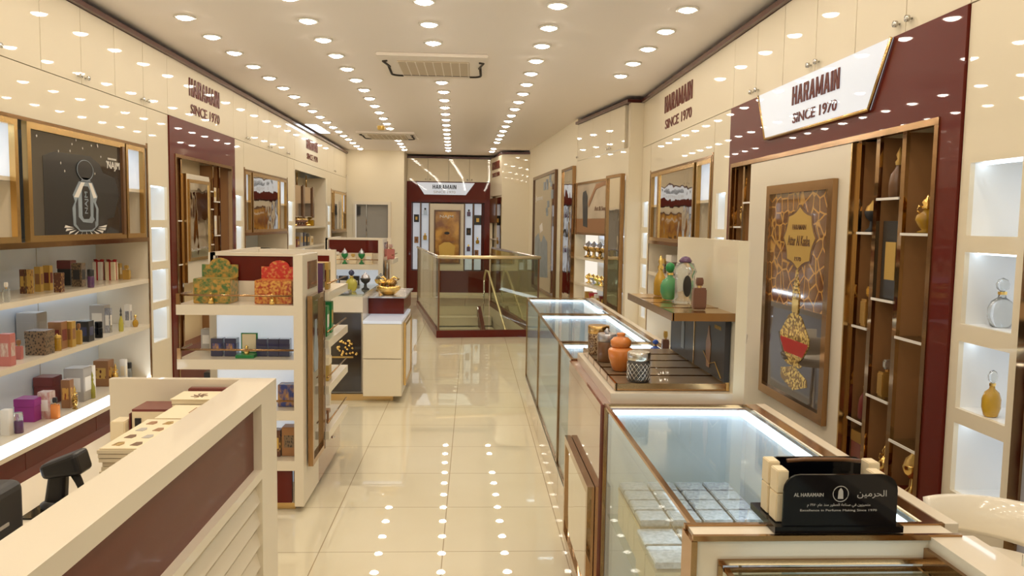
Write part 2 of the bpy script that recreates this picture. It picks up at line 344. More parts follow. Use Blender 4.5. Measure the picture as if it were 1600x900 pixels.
struct('wall_right', MB().box(2.45, 2.6, -2.2, 9.0, 0, 3.1), 'wallp')
struct('wall_front', MB().box(-3.3, -2.6, -2.2, -2.0, 0, 3.1).box(1.9, 3.0, -2.2, -2.0, 0, 3.1).box(-2.6, 1.9, -2.2, -2.0, 2.75, 3.1), 'wallp')
for i_, (g0, g1) in enumerate(((-2.6, -1.1), (-1.1, .4), (.4, 1.9))):          # unseen shopfront glazing added behind the camera to let in fill light
    g_ = struct(f'window_{i_+1}', MB().box(g0+.04, g1-.04, -2.11, -2.10, .1, 2.71), 'glass')
    MB().frame_rect(g0, g1, 0.0, 2.75, .06, -2.14, -2.06).build('window_frame', 'bronze', g_)
m = MB(); m.box(-3.12, -2.5, 16.7, 16.85, 0, 3.1).box(-2.5, -1.74, 16.7, 16.85, 2.0, 3.1).box(-1.74, -1.45, 16.7, 17.9, 0, 3.1)
struct('wall_back', m, 'wallp')
struct('wall_end', MB().box(-1.74, 1.4, 17.9, 18.05, 0, 3.1), 'wallp')
SEG3 = frame((1.47, 11.1), (-.29, 4.4), (-4.4, -.29))       # wall with the tall dark poster
SEG2 = frame((1.79, 9.0), (-.32, 2.1), (-2.1, -.32))        # wall with poster and open shelves
L3 = math.hypot(.29, 4.4); L2 = math.hypot(.32, 2.1)
struct('wall_right_far', MB(SEG3).box(0, L3+.5, -.15, 0, 0, 3.1), 'wallp')
struct('baseboard_right_far', MB(SEG3).box(0, L3, 0, .012, 0, .09), 'cream')
# grey door in the far left corner
d = MB(); d.box(-2.46, -1.78, 16.76, 16.80, .01, 1.97); door = struct('door_1', d, 'grey')
MB().box(-2.42, -2.36, 16.735, 16.76, .85, 1.15).build('door_handle', 'steel', door)
MB().box(-2.435, -2.37, 16.72, 16.76, 1.74, 1.93).build('door_closer', 'dgrey', door)
MB().box(-2.25, -2.235, 16.75, 16.76, .01, 1.97).build('door_seam', 'chrome', door)
m = MB(); m.box(-2.50, -2.46, 16.66, 16.698, 0, 1.97).box(-1.78, -1.72, 16.66, 16.698, 0, 1.97).box(-2.50, -1.72, 16.66, 16.698, 1.97, 2.03)
struct('trim_1', m, 'cream')
# maroon crown boards standing just under the ceiling
def crown(n, fr, a0, a1):
    struct(n, MB(fr).box(a0, a1, -.42, .035, 3.02, 3.055), 'crown')
crown('trim_2', LEFT, -2.0, 16.68); crown('trim_3', RIGHT, -2.0, 9.0)
crown('trim_4', SEG2, -.01, L2); crown('trim_5', ENDF, -1.45, .40)

# ================================================================ wall cabinetry
def hdr(fr, a0, a1, z0, z1, name, parent, mat='beige', d0=-.02, d1=0):
    return MB(fr).box(a0, a1, d0, d1, z0, z1).build(name, mat, parent)
def wc(fr, a, z=0): p = fr((a, 0, z)); return (p.x, p.y, p.z)
def overhead(fr, seams, label, group):
    for i in range(len(seams)-1):
        a0, a1 = seams[i], seams[i+1]
        c = thing('overhead_cabinet', wc(fr, (a0+a1)/2, 2.51), f'{label[0]}, {label[1][i]}', 'cabinet', group)
        MB(fr).box(a0+.002, a1-.002, -.42, -.022, 2.515, 3.018).build('carcass', 'cream', c)
        dr = MB(fr).box(a0+.003, a1-.003, -.02, 0, 2.514, 3.016).build('door', 'beige', c)
        k = a1-.05 if i % 2 == 0 else a0+.05
        MB(fr).tube([(k, 0, 2.56), (k, .022, 2.56)], [.005, .005], seg=10).tube([(k, .016, 2.56), (k, .03, 2.56)], .015, seg=12).build('knob', 'steel', dr)
ordn = ['first', 'second', 'third', 'fourth', 'fifth', 'sixth', 'seventh', 'eighth', 'ninth', 'tenth']
overhead(LEFT, [1.02, 1.52, 2.02, 2.52, 3.02, 3.52, 4.02, 4.52, 5.02, 5.52, 6.02, 6.52, 7.02], ('cream overhead cabinet above the nearest left shelf bay', [s+' counting towards the camera' for s in ['twelfth', 'eleventh']+ordn[::-1][0:9]]+['nearest the lettered panel']), 'overhead cabinets on the left wall')
overhead(LEFT, [8.9, 9.4, 9.9, 10.4, 10.9, 11.4, 11.9], ('cream overhead cabinet between both lettered left panels', [s+' from the camera' for s in ordn[:6]]), 'overhead cabinets on the left wall')
overhead(LEFT, [14.5, 15.2, 15.95, 16.68], ('small cream overhead cabinet at the far left-wall end', [s+' past the lettered panel' for s in ordn[:3]]), 'overhead cabinets on the left wall')
overhead(RIGHT, [.25, .72, 1.19, 1.66, 2.13, 2.60, 3.06, 3.53, 4.0, 4.47, 4.94, 5.41, 5.88], ('cream overhead cabinet on the right wall', [s+' before the lit perfume niches' for s in ordn[:5][::-1]]+['above the lit perfume niches']+['over burgundy display, '+s+' from niches' for s in ordn[:6]]), 'overhead cabinets on the right wall')
overhead(ENDF, [-1.445, -.985, -.53, -.075, .38], ('small cream overhead cabinet door above the far burgundy end display', [s+' from the left' for s in ordn[:4]]), 'overhead cabinets on the end wall')
overhead(SEG2, [.17, .7, 1.4, L2-.01], ('glossy overhead cabinet door above the leather-brown poster on the right', [s+' from the camera' for s in ordn[:3]]), 'overhead cabinets on the right far wall')

def lettered(fr, a0, a1, t0, t1, label, z1=2.925, k=1):
    p = thing('lettered_fascia_panel', wc(fr, (a0+a1)/2, 2.51), label, 'sign')
    MB(fr).box(a0+.002, a1-.002, -.42, 0, 2.514, 3.018).build('panel', 'beige', p)
    m = MB(fr); text(m, 'HARAMAIN', t0, t1, z1-.165, z1, .001, .006, .02); m.build('brand_lettering', 'maroon', p)
    m = MB(fr); text(m, 'SINCE 1970', t0+(t1-t0)*.04, t1, z1-.33, z1-.235, .001, .005, .015); m.build('year_lettering', 'maroon', p)
lettered(LEFT, 7.02, 8.9, 7.54, 8.41, 'cream fascia with HARAMAIN SINCE 1970 above the first burgundy alcove, left wall')
lettered(LEFT, 11.9, 14.5, 12.7, 13.6, 'far cream fascia on the left wall with small HARAMAIN SINCE 1970 lettering')
lettered(RIGHT, 5.88, 9.0, 8.0, 7.0, 'cream fascia with HARAMAIN SINCE 1970 on the right wall left of the lit sign')

def led(fr, a0, a1, d0, d1, z, parent, mat='ledsoft', t=.008):
    return MB(fr).box(a0, a1, d0, d1, z-t, z).build('led_strip', mat, parent)
NZ = [(.57, .85), (.91, 1.18), (1.25, 1.535), (1.60, 1.885)]
def niche_col(fr, a0, a1, label, margin=.03, dp=.22, zs=NZ, m1=None):
    m1 = margin if m1 is None else m1
    t = thing('lit_niche_column', wc(fr, (a0+a1)/2), label, 'niche column')
    m = MB(fr); b0, b1 = a0+margin, a1-m1
    m.box(a0, b0, -.02, 0, 0, 2.508).box(b1, a1, -.02, 0, 0, 2.508)
    ed = [0]+[z for p in zs for z in p]+[2.508]
    for i in range(0, len(ed), 2): m.box(b0, b1, -.02, 0, ed[i], ed[i+1])
    m.each('face_panel', 'beige', t)
    for z0, z1 in zs:
        k = MB(fr); k.box(b0-.01, b1+.01, -dp-.01, -dp, z0-.01, z1+.01); bk = k.build('niche_back', 'nich', t)
        k = MB(fr); k.box(b0-.01, b0, -dp, -.02, z0, z1).box(b1, b1+.01, -dp, -.02, z0, z1).box(b0-.01, b1+.01, -dp, -.02, z0-.012, z0).box(b0-.01, b1+.01, -dp, -.02, z1, z1+.012); k.each('niche_lining', 'white', t)
        led(fr, b0+.01, b1-.01, -.06, -.045, z1, t)
niche_col(RIGHT, 2.66, 3.055, 'cream column of four lit white niches at the right edge, beside the burgundy display', .045, .22, m1=.055)
t = thing('grey_glass_bay', wc(RIGHT, 1.4), 'grey glass wall panel with bronze edge, cut off at the right border of the photo', 'wall panel')
MB(RIGHT).box(.2, 2.655, -.02, 0, 1.9, 2.508).box(.2, 2.655, -.02, 0, 0, .12).each('face_panel', 'beige', t)
MB(RIGHT).box(2.60, 2.655, -.02, .01, .12, 1.9).build('bronze_edge', 'bmirror', t); MB(RIGHT).box(.2, 2.60, -.02, 0, .12, 1.9).build('glass_panel', 'greylil', t)
niche_col(RIGHT, 5.89, 6.30, 'narrow lit niche column between the burgundy display and the framed mirror unit', .09, .2)
niche_col(RIGHT, 8.58, 8.995, 'lit niche column at the far corner of the straight right wall', .07, .2)
niche_col(LEFT, 6.57, 7.01, 'lit niche column between the first shelf bay and the first burgundy alcove', .05, .25)
niche_col(LEFT, 8.9, 9.26, 'lit niche column just past the first burgundy alcove on the left wall', .06, .2)
niche_col(LEFT, 11.42, 11.82, 'lit niche column between the framed unit and the open bottle bay, left wall', .05, .2)
niche_col(LEFT, 14.5, 14.86, 'lit niche column before the farthest framed unit of the left wall', .05, .2)

# ---- open shelf bay with framed windows above (left wall) and its kin
def shelf_bay(fr, a0, a1, label, frames, z_bot=1.46, z_top=2.2, shelves=(1.12, .745), zb=.30, dp=.42, strip=True, seams=3, backm='back'):
    """frames: list of (a0, a1, kind) with kind 'poster'|'window'"""
    t = thing('wall_display_bay', wc(fr, (a0+a1)/2), label, 'shelf unit')
    hdr(fr, a0, a1, z_top, 2.508, 'header_panel', t)
    m = MB(fr); m.box(a0, a1, -dp-.02, -dp, 0, z_top); m.build('back_panel', backm, t)
    for i in range(1, seams+1):
        a = a0+(a1-a0)*i/(seams+1); MB(fr).box(a-.002, a+.002, -dp, -dp+.003, zb, z_bot).build('panel_seam', 'greyc', t)
    m = MB(fr); m.box(a0, a0+.02, -dp, 0, 0, z_top).box(a1-.02, a1, -dp, 0, 0, z_top); m.each('side_panel', 'cream', t)
    m = MB(fr); m.box(a0, a0+.025, 0, .006, 0, z_top+.02).box(a1-.025, a1, 0, .006, 0, z_top+.02); m.each('edge_trim', 'bronze', t)
    for z in shelves:
        s = MB(fr).box(a0+.02, a1-.02, -dp, 0, z-.035, z).build('shelf', 'cream', t)
        MB(fr).box(a0+.05, a1-.05, -dp+.03, -dp+.05, z-.043, z-.035).build('led_strip', 'ledsoft', s)
    led(fr, a0+.05, a1-.05, -dp+.03, -dp+.05, z_bot-.002, t)
    if strip:
        b = MB(fr).box(a0+.02, a1-.02, -dp, -.03, zb-.04, zb).build('base_shelf', 'cream', t)
        MB(fr).prism([(0, 0), (1, 0)], 0, 0) if False else None
        s = MB(fr); A = [(-.03, zb), (.03, zb-.045), (.03, zb-.075), (-.03, zb-.075)]
        n = len(A); vs = [(a0+.02, p[0], p[1]) for p in A]+[(a1-.02, p[0], p[1]) for p in A]
        s._add(vs, [(0, 1, 5, 4)], 0); s._add(vs, [(1, 2, 6, 5), (2, 3, 7, 6), (0, 1, 2, 3), (4, 5, 6, 7)], 1)
        s.build('lit_shelf_edge', ['led', 'cream'], b)
        k = max(1, round((a1-a0)/.9)); wd = (a1-a0)/k
        for i in range(k):
            MB(fr).box(a0+i*wd+.003, a0+(i+1)*wd-.003, -.06, -.04, .08, zb-.08).build('cupboard_door', 'maroon', t)
        MB(fr).box(a0, a1, -.10, -.06, 0, zb-.076).build('plinth', 'wine', t)
    # framed row
    m = MB(fr); m.box(a0+.02, a1-.02, -dp, -.02, z_bot-.03, z_bot); m.build('frame_floor', 'beige', t)
    m = MB(fr); m.box(a0+.025, a1-.025, -.004, .008, z_top-.022, z_top).box(a0+.025, a1-.025, -.004, .008, z_bot-.035, z_bot); m.each('frame_rail', 'bronze', t)
    for f0, f1, kind in frames:
        if kind == 'window':
            w = MB(fr).frame_rect(f0, f1, z_bot, z_top-.022, .035, -.03, .004).build('window_frame', 'brass', t)
            MB(fr).box(f0+.03, f1-.03, -.25, -.24, z_bot+.4, z_top-.05).build('lit_back', 'nich', w)  # upper back glows to stand for its light, lower back stays cream
            MB(fr).box(f0+.03, f1-.03, -.25, -.24, z_bot, z_bot+.4).build('lower_back', 'creamc', w)
            MB(fr).box(f0+.03, f1-.03, -.24, -.03, z_bot+.36, z_bot+.385).build('window_shelf', 'cream', w)
            MB(fr).box(f0, f0+.012, -.25, -.03, z_bot, z_top-.03).box(f1-.012, f1, -.25, -.03, z_bot, z_bot+.36).each('window_jamb', 'cream', w); MB(fr).box(f1-.012, f1, -.25, -.03, z_bot+.385, z_top-.03).build('glow_jamb', 'nich', w); MB(fr).box(f0+.02, f1-.02, -.2, -.18, z_top-.05, z_top-.042).build('led_strip', 'ledsoft', w)  # far jamb given a glow above the shelf so it looks lit
        else:
            kind(fr, f0, f1, z_bot, z_top-.022, t)
    return t
def star(m, a, z, d, r, r2, n=4):
    m.prism([(a+(r if i % 2 == 0 else r2)*math.cos(math.pi*i/n), z+(r if i % 2 == 0 else r2)*math.sin(math.pi*i/n)) for i in range(2*n)], d, d+.002)
def disc(a, z, ra, rz, n=24): return [(a+ra*math.cos(2*math.pi*i/n), z+rz*math.sin(2*math.pi*i/n)) for i in range(n)]
def najm_poster(fr, f0, f1, z0, z1, t):
    sg = -1 if fr is RIGHT else 1
    p = MB(fr).frame_rect(f0, f1, z0, z1, .04, -.02, .012).build('poster_frame', 'brass', t)
    MB(fr).box(f0+.03, f1-.03, -.02, .0, z0+.03, z1-.03).build('poster_print', 'postdk', p)
    W, Hh = f1-f0, z1-z0
    X_ = lambda u: f0+W*u
    Z_ = lambda v: z0+Hh*v
    def pl(pts, d0, d1, nm, mt, par=p): return MB(fr).prism([(X_(u), Z_(v)) for u, v in pts], d0, d1).build(nm, mt, par)
    pl([(.14, .03), (.14, .74), (.24, .79), (.60, .80), (.70, .74), (.74, .66), (.88, .62), (.93, .45), (.86, .22), (.78, .20), (.76, .03)], 0, .0015, 'printed_dark_arch', 'blackc')
    b = pl([(.47, .55), (.61, .55), (.665, .42), (.645, .36), (.672, .30), (.665, .14), (.60, .08), (.47, .08), (.405, .14), (.398, .30), (.425, .36), (.405, .42)], .0015, .004, 'printed_bottle', 'greyb')
    pl([(.49, .545), (.53, .545), (.46, .40), (.415, .40)], .004, .005, 'light_facet', 'whitec', b); pl([(.57, .545), (.60, .545), (.655, .41), (.62, .40)], .004, .005, 'light_facet', 'whitec', b)
    pl([(.43, .34), (.455, .40), (.455, .22), (.50, .17), (.60, .16), (.63, .20), (.63, .12), (.59, .095), (.47, .095), (.43, .15)], .004, .005, 'lower_shade', 'dgrey', b)
    pl([(.62, .36), (.645, .30), (.64, .17), (.615, .22)], .004, .005, 'side_shade', 'black', b)
    bd = pl([(.497, .23), (.51, .20), (.565, .20), (.58, .23), (.58, .47), (.56, .51), (.51, .51), (.497, .47)], .005, .006, 'bottle_badge', 'blackc', b)
    m = MB(fr); text(m, 'NAJM', X_(.52), X_(.56), Z_(.25), Z_(.46), .006, .001, .01, vert=True); m.build('badge_lettering', 'greyb', bd)
    ca, cz, ra, rz = X_(.535), Z_(.66), W*.085, W*.052
    pl([(.49, .555), (.59, .555), (.58, .59), (.50, .59)], .004, .006, 'bottle_collar', 'greyb')
    m = MB(fr); m.prism(disc(ca, cz, ra, rz), .004, .006); m.build('bottle_cap', 'blackc', p)
    m = MB(fr); m.tube([(ca+ra*math.cos(i*.262), .006, cz+rz*math.sin(i*.262)) for i in range(24)], .0028, closed=True, seg=6); m.build('cap_ring', 'greyb', p)
    m = MB(fr); random.seed(3)
    for i in range(18): star(m, X_(.08+.84*random.random()), Z_(.62+.33*random.random()), .002, .009, .003)
    for i in range(11):
        an = math.pi*(1.0+i/10); u, v = .535+.22*math.cos(an), .13+.10*math.sin(an)*1.0
        m.prism([(X_(.535+.13*math.cos(an)), Z_(.12+.04*math.sin(an))), (X_(u), Z_(v-.012)), (X_(u+.01), Z_(v+.012))], .002, .004)
    m.each('printed_star', 'whitec', p)
    m = MB(fr); text(m, 'NAJM', X_(.79) if sg > 0 else X_(.24), X_(.94) if sg > 0 else X_(.07), Z_(.69), Z_(.785), .001, .003, .0)
    text(m, 'HARAMAIN', X_(.80), X_(.90), Z_(.80), Z_(.82), .001, .003, .02); m.build('poster_lettering', 'whitec', p)
    MB(fr).box(X_(.955), X_(.985), .0, .02, z0+.03, z1-.03).build('frame_post', 'brown', p)
    return p
def mirror_poster(fr, f0, f1, z0, z1, t):
    p = MB(fr).frame_rect(f0, f1, z0, z1, .035, -.02, .012).build('mirror_frame', 'brass', t)
    MB(fr).box(f0+.03, f1-.03, -.02, 0, z0+.03, z1-.03).build('mirror_glass', 'mirror', p)
M['greyb'] = P('blue_grey_print', (.36, .42, .47), .4, noise=.6, nscale=6)
M['postdk'] = P('dark_poster_glass', (.05, .038, .03), .06, coat=.6, bump=.06, bscale=2, noise=.3)
shelf_bay(LEFT, 1.2, 6.565, 'long cream wall bay with lit shelves and dark NAJM poster, nearest on the left wall',
          [(1.25, 2.3, 'window'), (2.3, 3.55, mirror_poster), (3.6, 4.74, 'window'), (4.82, 6.13, najm_poster), (6.17, 6.51, 'window')], seams=5)
shelf_bay(LEFT, 9.27, 11.41, 'framed wall bay with crumpled-looking reflective panel past the first burgundy alcove',
          [(9.32, 9.57, 'window'), (9.6, 10.93, mirror_poster), (10.97, 11.37, 'window')], seams=1)
shelf_bay(LEFT, 14.87, 16.66, 'farthest framed wall bay of the left wall, beside the grey door', [(14.9, 15.15, 'window'), (15.18, 16.2, mirror_poster), (16.23, 16.62, 'window')], z_bot=1.42, seams=1)
shelf_bay(RIGHT, 6.31, 8.57, 'framed wall bay on the right wall behind the cream partition panel',
          [(6.36, 6.78, 'window'), (6.83, 8.15, mirror_poster), (8.19, 8.52, 'window')], seams=2)

# ---- burgundy portal display, used on both side walls
def portal(fr, a0, a1, label, sign, centre, cols, op=None, z_op=2.09):
    o0, o1 = op
    t = thing('burgundy_display_portal', wc(fr, (a0+a1)/2), label, 'display cabinet')
    m = MB(fr); m.box(a0, o0, -.05, .012, 0, 2.508).box(o1, a1, -.05, .012, 0, 2.508).box(o0, o1, -.05, .012, z_op, 2.508); m.each('portal_frame', 'maroon', t)
    m = MB(fr); m.box(o0, o0+.03, -.02, .018, 0, z_op-.031).box(o1-.03, o1, -.02, .018, 0, z_op-.031).box(o0, o1, -.02, .018, z_op-.03, z_op); m.each('edge_trim', 'bronze', t)
    MB(fr).box(o0, o1, -.16, -.14, 0, z_op).build('back_panel', 'olive', t)
    m = MB(fr); m.box(o0, o0+.015, -.14, -.02, 0, z_op).box(o1-.015, o1, -.14, -.02, 0, z_op).box(o0, o1, -.14, -.05, z_op, z_op+.015); m.each('lining', 'brownl', t)
    MB(fr).box(o0, o1, -.14, .0, .0, .42).build('base', 'maroon', t)
    for c0, c1, shelves in cols:
        m = MB(fr); m.box(c1-.03, c1, -.14, -.03, .42, z_op-.03).build('divider', 'brownl', t)
        MB(fr).box(c1-.032, c1+.002, -.03, -.012, .42, z_op-.03).build('divider_edge', 'bmirror', t)
        for z in shelves:
            s = MB(fr).box(c0, c1-.03, -.14, -.012, z-.010, z).build('glass_shelf', 'shelfg', t)
            MB(fr).box(c0, c1-.03, -.012, -.006, z-.012, z).build('painted_light_edge', 'whitec', s)  # light along the shelf edge put in as a white strip
    c0, c1, z0, z1 = centre
    p = MB(fr).box(c0, c1, -.14, .02, z0, z1).build('centre_panel', 'cream', t)
    MB(fr).box(c0-.012, c0, -.14, .024, z0, z1).build('panel_edge', 'brass', p)
    return t
RC = [(3.26, 3.52, [1.605, 1.13, .645]), (3.52, 3.75, [1.77, 1.287, .81]), (3.75, 3.93, [1.605, 1.13, .65]), (5.40, 5.63, [1.80, 1.29, .81]), (5.63, 5.82, [1.625, 1.13, .65])]
rp = portal(RIGHT, 3.06, 5.885, 'large burgundy right-wall display with lit HARAMAIN sign and central framed perfume poster', None, (3.935, 5.385, .36, 2.055), RC, (3.20, 5.83))
# lit trapezoid sign
s = thing('lit_trapezoid_sign', wc(RIGHT, 4.44, 2.2), 'white backlit trapezoid sign reading HARAMAIN SINCE 1970 on the burgundy right-wall display', 'sign')
TP = [(3.60, 2.505), (5.28, 2.505), (5.13, 2.20), (3.78, 2.20)]
MB(RIGHT).prism(TP, .014, .028).build('sign_face', 'sign', s)
m = MB(RIGHT)
for p, q in ((TP[1], TP[2]), (TP[2], TP[3]), (TP[3], TP[0])): m.tube([(p[0], .026, p[1]), (q[0], .026, q[1])], .009, seg=6)
m.build('sign_edging', 'brass', s)
m = MB(RIGHT); text(m, 'HARAMAIN', 4.70, 4.09, 2.355, 2.465, .029, .004, .028); m.build('brand_lettering', 'maroon', s)
m = MB(RIGHT); text(m, 'SINCE 1970', 4.68, 4.11, 2.245, 2.305, .029, .004, .01); m.build('year_lettering', 'maroon', s)
# framed perfume poster on the central panel
M['postbr'] = pattern('brown_gold_arabesque', (.50, .27, .07), (.17, .065, .02), 11, .06, 0, 'EDGE', .8, .05)
M['postlow'] = P('dark_poster_lower', (.05, .035, .028), .05, coat=1, bump=.05, bscale=3)
s = thing('framed_perfume_poster', wc(RIGHT, 4.53, .55), 'tall bronze-framed poster of a golden perfume bottle on the cream centre panel, right wall', 'poster')
MB(RIGHT).frame_rect(4.065, 5.0, .55, 1.885, .055, .021, .05).build('poster_frame', 'bronze', s)
pr = MB(RIGHT).box(4.11, 4.95, .021, .03, 1.15, 1.84).build('poster_print', 'postbr', s)
MB(RIGHT).box(4.11, 4.95, .021, .03, .59, 1.15).build('poster_print', 'postlow', s)
LB = [(math.cos(i*math.pi/12)*(.20+.018*math.cos(i*math.pi/12*8)), math.sin(i*math.pi/12)*(.165+.015*math.cos(i*math.pi/12*8))) for i in range(24)]
MB(RIGHT).prism([(4.505+a*1.1, 1.56+z*1.1) for a, z in LB], .03, .032).build('label_border', 'brown', pr)
MB(RIGHT).prism([(4.505+a, 1.56+z) for a, z in LB], .032, .034).build('printed_label', 'golc', pr)
for tx_ in (('HARAMAIN', 4.60, 4.41, 1.61, 1.64), ('Attar Al Kaaba', 4.66, 4.35, 1.515, 1.575), ('1970', 4.55, 4.46, 1.425, 1.45)):
    m = MB(RIGHT); text(m, *tx_, .034, .002, .015); m.build('label_lettering', 'brown', pr)
def flat(prof, c, z0, sc, sz): 
    return [(c+r*sc, z0+h*sz) for r, h in prof]+[(c-r*sc, z0+h*sz) for r, h in prof[::-1]]
bt = MB(RIGHT).prism(flat([(.09, .80), (.12, .815), (.07, .83), (.125, .86), (.205, .945), (.205, .985), (.085, 1.10), (.035, 1.115), (.042, 1.12), (.045, 1.20), (.055, 1.205), (.05, 1.235), (.036, 1.27), (.022, 1.29), (.03, 1.30), (.012, 1.32), (.018, 1.335), (.003, 1.38)], 4.51, 0, 1.0, 1.0), .03, .034).build('printed_bottle', 'filigw', s)
MB(RIGHT).prism(flat([(.13, .87), (.195, .94), (.19, .955)], 4.51, 0, 1, 1), .034, .036).build('red_band', 'red', bt)
MB(RIGHT).prism(flat([(.042, 1.12), (.045, 1.20)], 4.51, 0, 1, 1), .034, .036).build('neck', 'gold', bt)
for z_ in (1.235, 1.26, 1.28): MB(RIGHT).prism(flat([(.03, z_), (.045-(z_-1.2)*.2, z_+.006), (.03, z_+.012)], 4.51, 0, 1, 1), .034, .037).build('spire_ring', 'gold', bt)
MB(RIGHT).prism([(4.69, .76), (4.50, .80), (4.32, .75), (4.31, .71), (4.50, .655), (4.68, .70)], .03, .033).build('printed_plinth', 'filigw', s)
# left burgundy alcove
LC = [(7.13, 7.36, [1.6, 1.2, .8]), (8.02, 8.24, [1.9, 1.72, 1.36]), (8.24, 8.45, [1.80, 1.45, 1.0])]
lp_ = portal(LEFT, 7.015, 8.895, 'burgundy alcove on the left wall under the lettered fascia', None, (7.37, 8.0, 1.02, 2.03), LC, (7.13, 8.78), z_op=2.19)
s = thing('reflective_poster', wc(LEFT, 7.68, 1.1), 'reflective glass poster on the cream centre panel of the left burgundy alcove', 'poster')
MB(LEFT).frame_rect(7.39, 7.98, 1.22, 1.98, .03, .021, .04).build('poster_frame', 'brass', s)
MB(LEFT).box(7.41, 7.96, .021, .03, 1.24, 1.96).build('poster_glass', 'mirror', s)
MB(LEFT).box(8.50, 8.54, -.1, -.05, .42, 2.15).build('light_post', 'nich', lp_)
# far-left open bay with hanging mirror cabinet
t = thing('open_bottle_bay', wc(LEFT, 13.2), 'open cream bay with dark hanging cabinet and bottle shelves, far left wall', 'shelf unit')
hdr(LEFT, 11.83, 14.5, 2.37, 2.508, 'header_panel', t)
MB(LEFT).box(11.83, 14.5, -.42, -.40, 0, 2.37).build('back_panel', 'cream', t)
MB(LEFT).box(11.83, 11.9, -.4, 0, 0, 2.37).box(14.35, 14.5, -.4, 0, 0, 2.37).each('side_panel', 'cream', t)
for z in (1.52, 1.20, .8): MB(LEFT).box(11.9, 14.35, -.4, 0, z-.03, z).build('shelf', 'cream', t)
for z0 in (.85, 1.18): MB(LEFT).box(11.95, 14.3, -.39, -.37, z0-.18, z0-.02).build('lit_back', 'bluew', t)
for a in (12.0, 12.7, 13.4): MB(LEFT).tube([(a, -.15, 2.165), (a, -.15, 2.37)], .012, seg=6).build('hanging_rod', 'brass', t)
c = MB(LEFT).box(12.05, 13.6, -.28, -.08, 1.68, 2.16).build('mirror_cabinet', 'bmirror', t)
m = MB(LEFT)
for a in (12.05, 12.75, 13.5): m.box(a, a+.12, -.08, -.06, 1.66, 2.18)
m.each('cabinet_stile', 'brown', c)
MB(LEFT).box(12.0, 14.3, -.38, -.02, 0, .7).build('base', 'maroon', t)
# ---- end wall burgundy unit
t = thing('burgundy_end_display', wc(ENDF, -.53), 'burgundy end-wall display with lit white strips and golden NAJM poster, behind the stair railing', 'display cabinet')
m = MB(ENDF); m.box(-1.445, -1.34, -.3, 0, 0, 2.505).box(.265, .385, -.3, 0, 0, 2.505).box(-1.34, .265, -.3, 0, 2.06, 2.505).box(-1.34, .265, -.3, 0, 0, .545); m.each('portal_frame', 'maroon', t)
MB(ENDF).box(-1.34, .265, -.3, -.28, .545, 2.06).build('back_panel', 'maroon', t)
MB(ENDF).box(-1.44, .38, 0, .02, 0, .06).build('kick_rail', 'cream', t)
MB(ENDF).box(-.94, -.19, -.28, -.04, .545, 2.03).build('centre_panel', 'cream', t)
for a0, a1 in ((-1.325, -1.165), (-1.13, -.97), (-.16, 0), (.045, .2)):
    MB(ENDF).box(a0, a1, -.28, -.2, .56, 2.04).build('lit_strip_panel', 'sign', t)
for a in (-1.15, -.955, -.175, .022): MB(ENDF).box(a-.012, a+.012, -.28, -.05, .545, 2.05).build('divider', 'brown', t)
s = thing('lit_trapezoid_sign', wc(ENDF, -.6, 2.22), 'white backlit trapezoid HARAMAIN SINCE 1970 sign on the far end wall', 'sign')
MB(ENDF).prism([(-1.235, 2.49), (.045, 2.49), (-.15, 2.225), (-1.062, 2.225)], .002, .03).build('sign_face', 'sign', s)
m = MB(ENDF); text(m, 'HARAMAIN', -.88, -.36, 2.35, 2.44, .031, .004, .02); m.build('brand_lettering', 'black', s)
m = MB(ENDF); text(m, 'SINCE 1970', -.86, -.38, 2.255, 2.31, .031, .004, 0); m.build('year_lettering', 'greyc', s)
s = thing('framed_perfume_poster', wc(ENDF, -.55, .7), 'golden NAJM poster framed on the far end wall between lit strips', 'poster')
MB(ENDF).frame_rect(-.845, -.265, .70, 1.89, .03, -.039, -.015).build('poster_frame', 'brown', s)
M['postgold'] = pattern('golden_brown_print', (.22, .07, .01), (.62, .32, .05), 3.2, .15, 0, 'NOISE', .6, .5)
pr = MB(ENDF).box(-.82, -.29, -.039, -.03, .73, 1.86).build('poster_print', 'postgold', s)
m = MB(ENDF); text(m, 'NAJM', -.72, -.42, 1.70, 1.78, -.03, .003, .01); m.build('poster_lettering', 'whitec', pr)
MB(ENDF).prism(disc(-.56, 1.38, .06, .03), -.03, -.027).build('printed_eye', 'black', pr)
MB(ENDF).prism([(-.72, .85), (-.40, .85), (-.38, 1.1), (-.5, 1.18), (-.62, 1.18), (-.74, 1.1)], -.03, -.027).build('printed_bottle', 'golc', pr)
for (a, z, w_, h_, mt, nm, lb) in ((-1.245, 1.70, .11, .17, 'black', 'sample_tile', 'black square sample tile on the far end wall, top of the leftmost lit strip'), (-1.245, 1.22, .09, .14, 'bronzec', 'sample_tile', 'tan square sample tile on the leftmost lit strip of the end wall'),
     (.12, 1.68, .16, .22, 'blackc', 'sample_tile', 'black tile with gold square, top of the rightmost lit strip of the end wall'), (-.08, 1.42, .10, .16, 'dgrey', 'sample_tile', 'dark grey tile on the lit strip right of the NAJM poster'),
     (.10, .95, .09, .12, 'bronzec', 'sample_tile', 'tan tile low on the rightmost lit strip of the end wall')):
    r = thing(nm, wc(ENDF, a, z), lb, 'display tile'); MB(ENDF).box(a-w_/2, a+w_/2, -.199, -.16, z-h_/2, z+h_/2).build('tile', mt, r)
    MB(ENDF).box(a-w_/5, a+w_/5, -.16, -.157, z-h_/5, z+h_/5).build('emblem', 'golc' if mt.startswith('black') else 'brown', r)
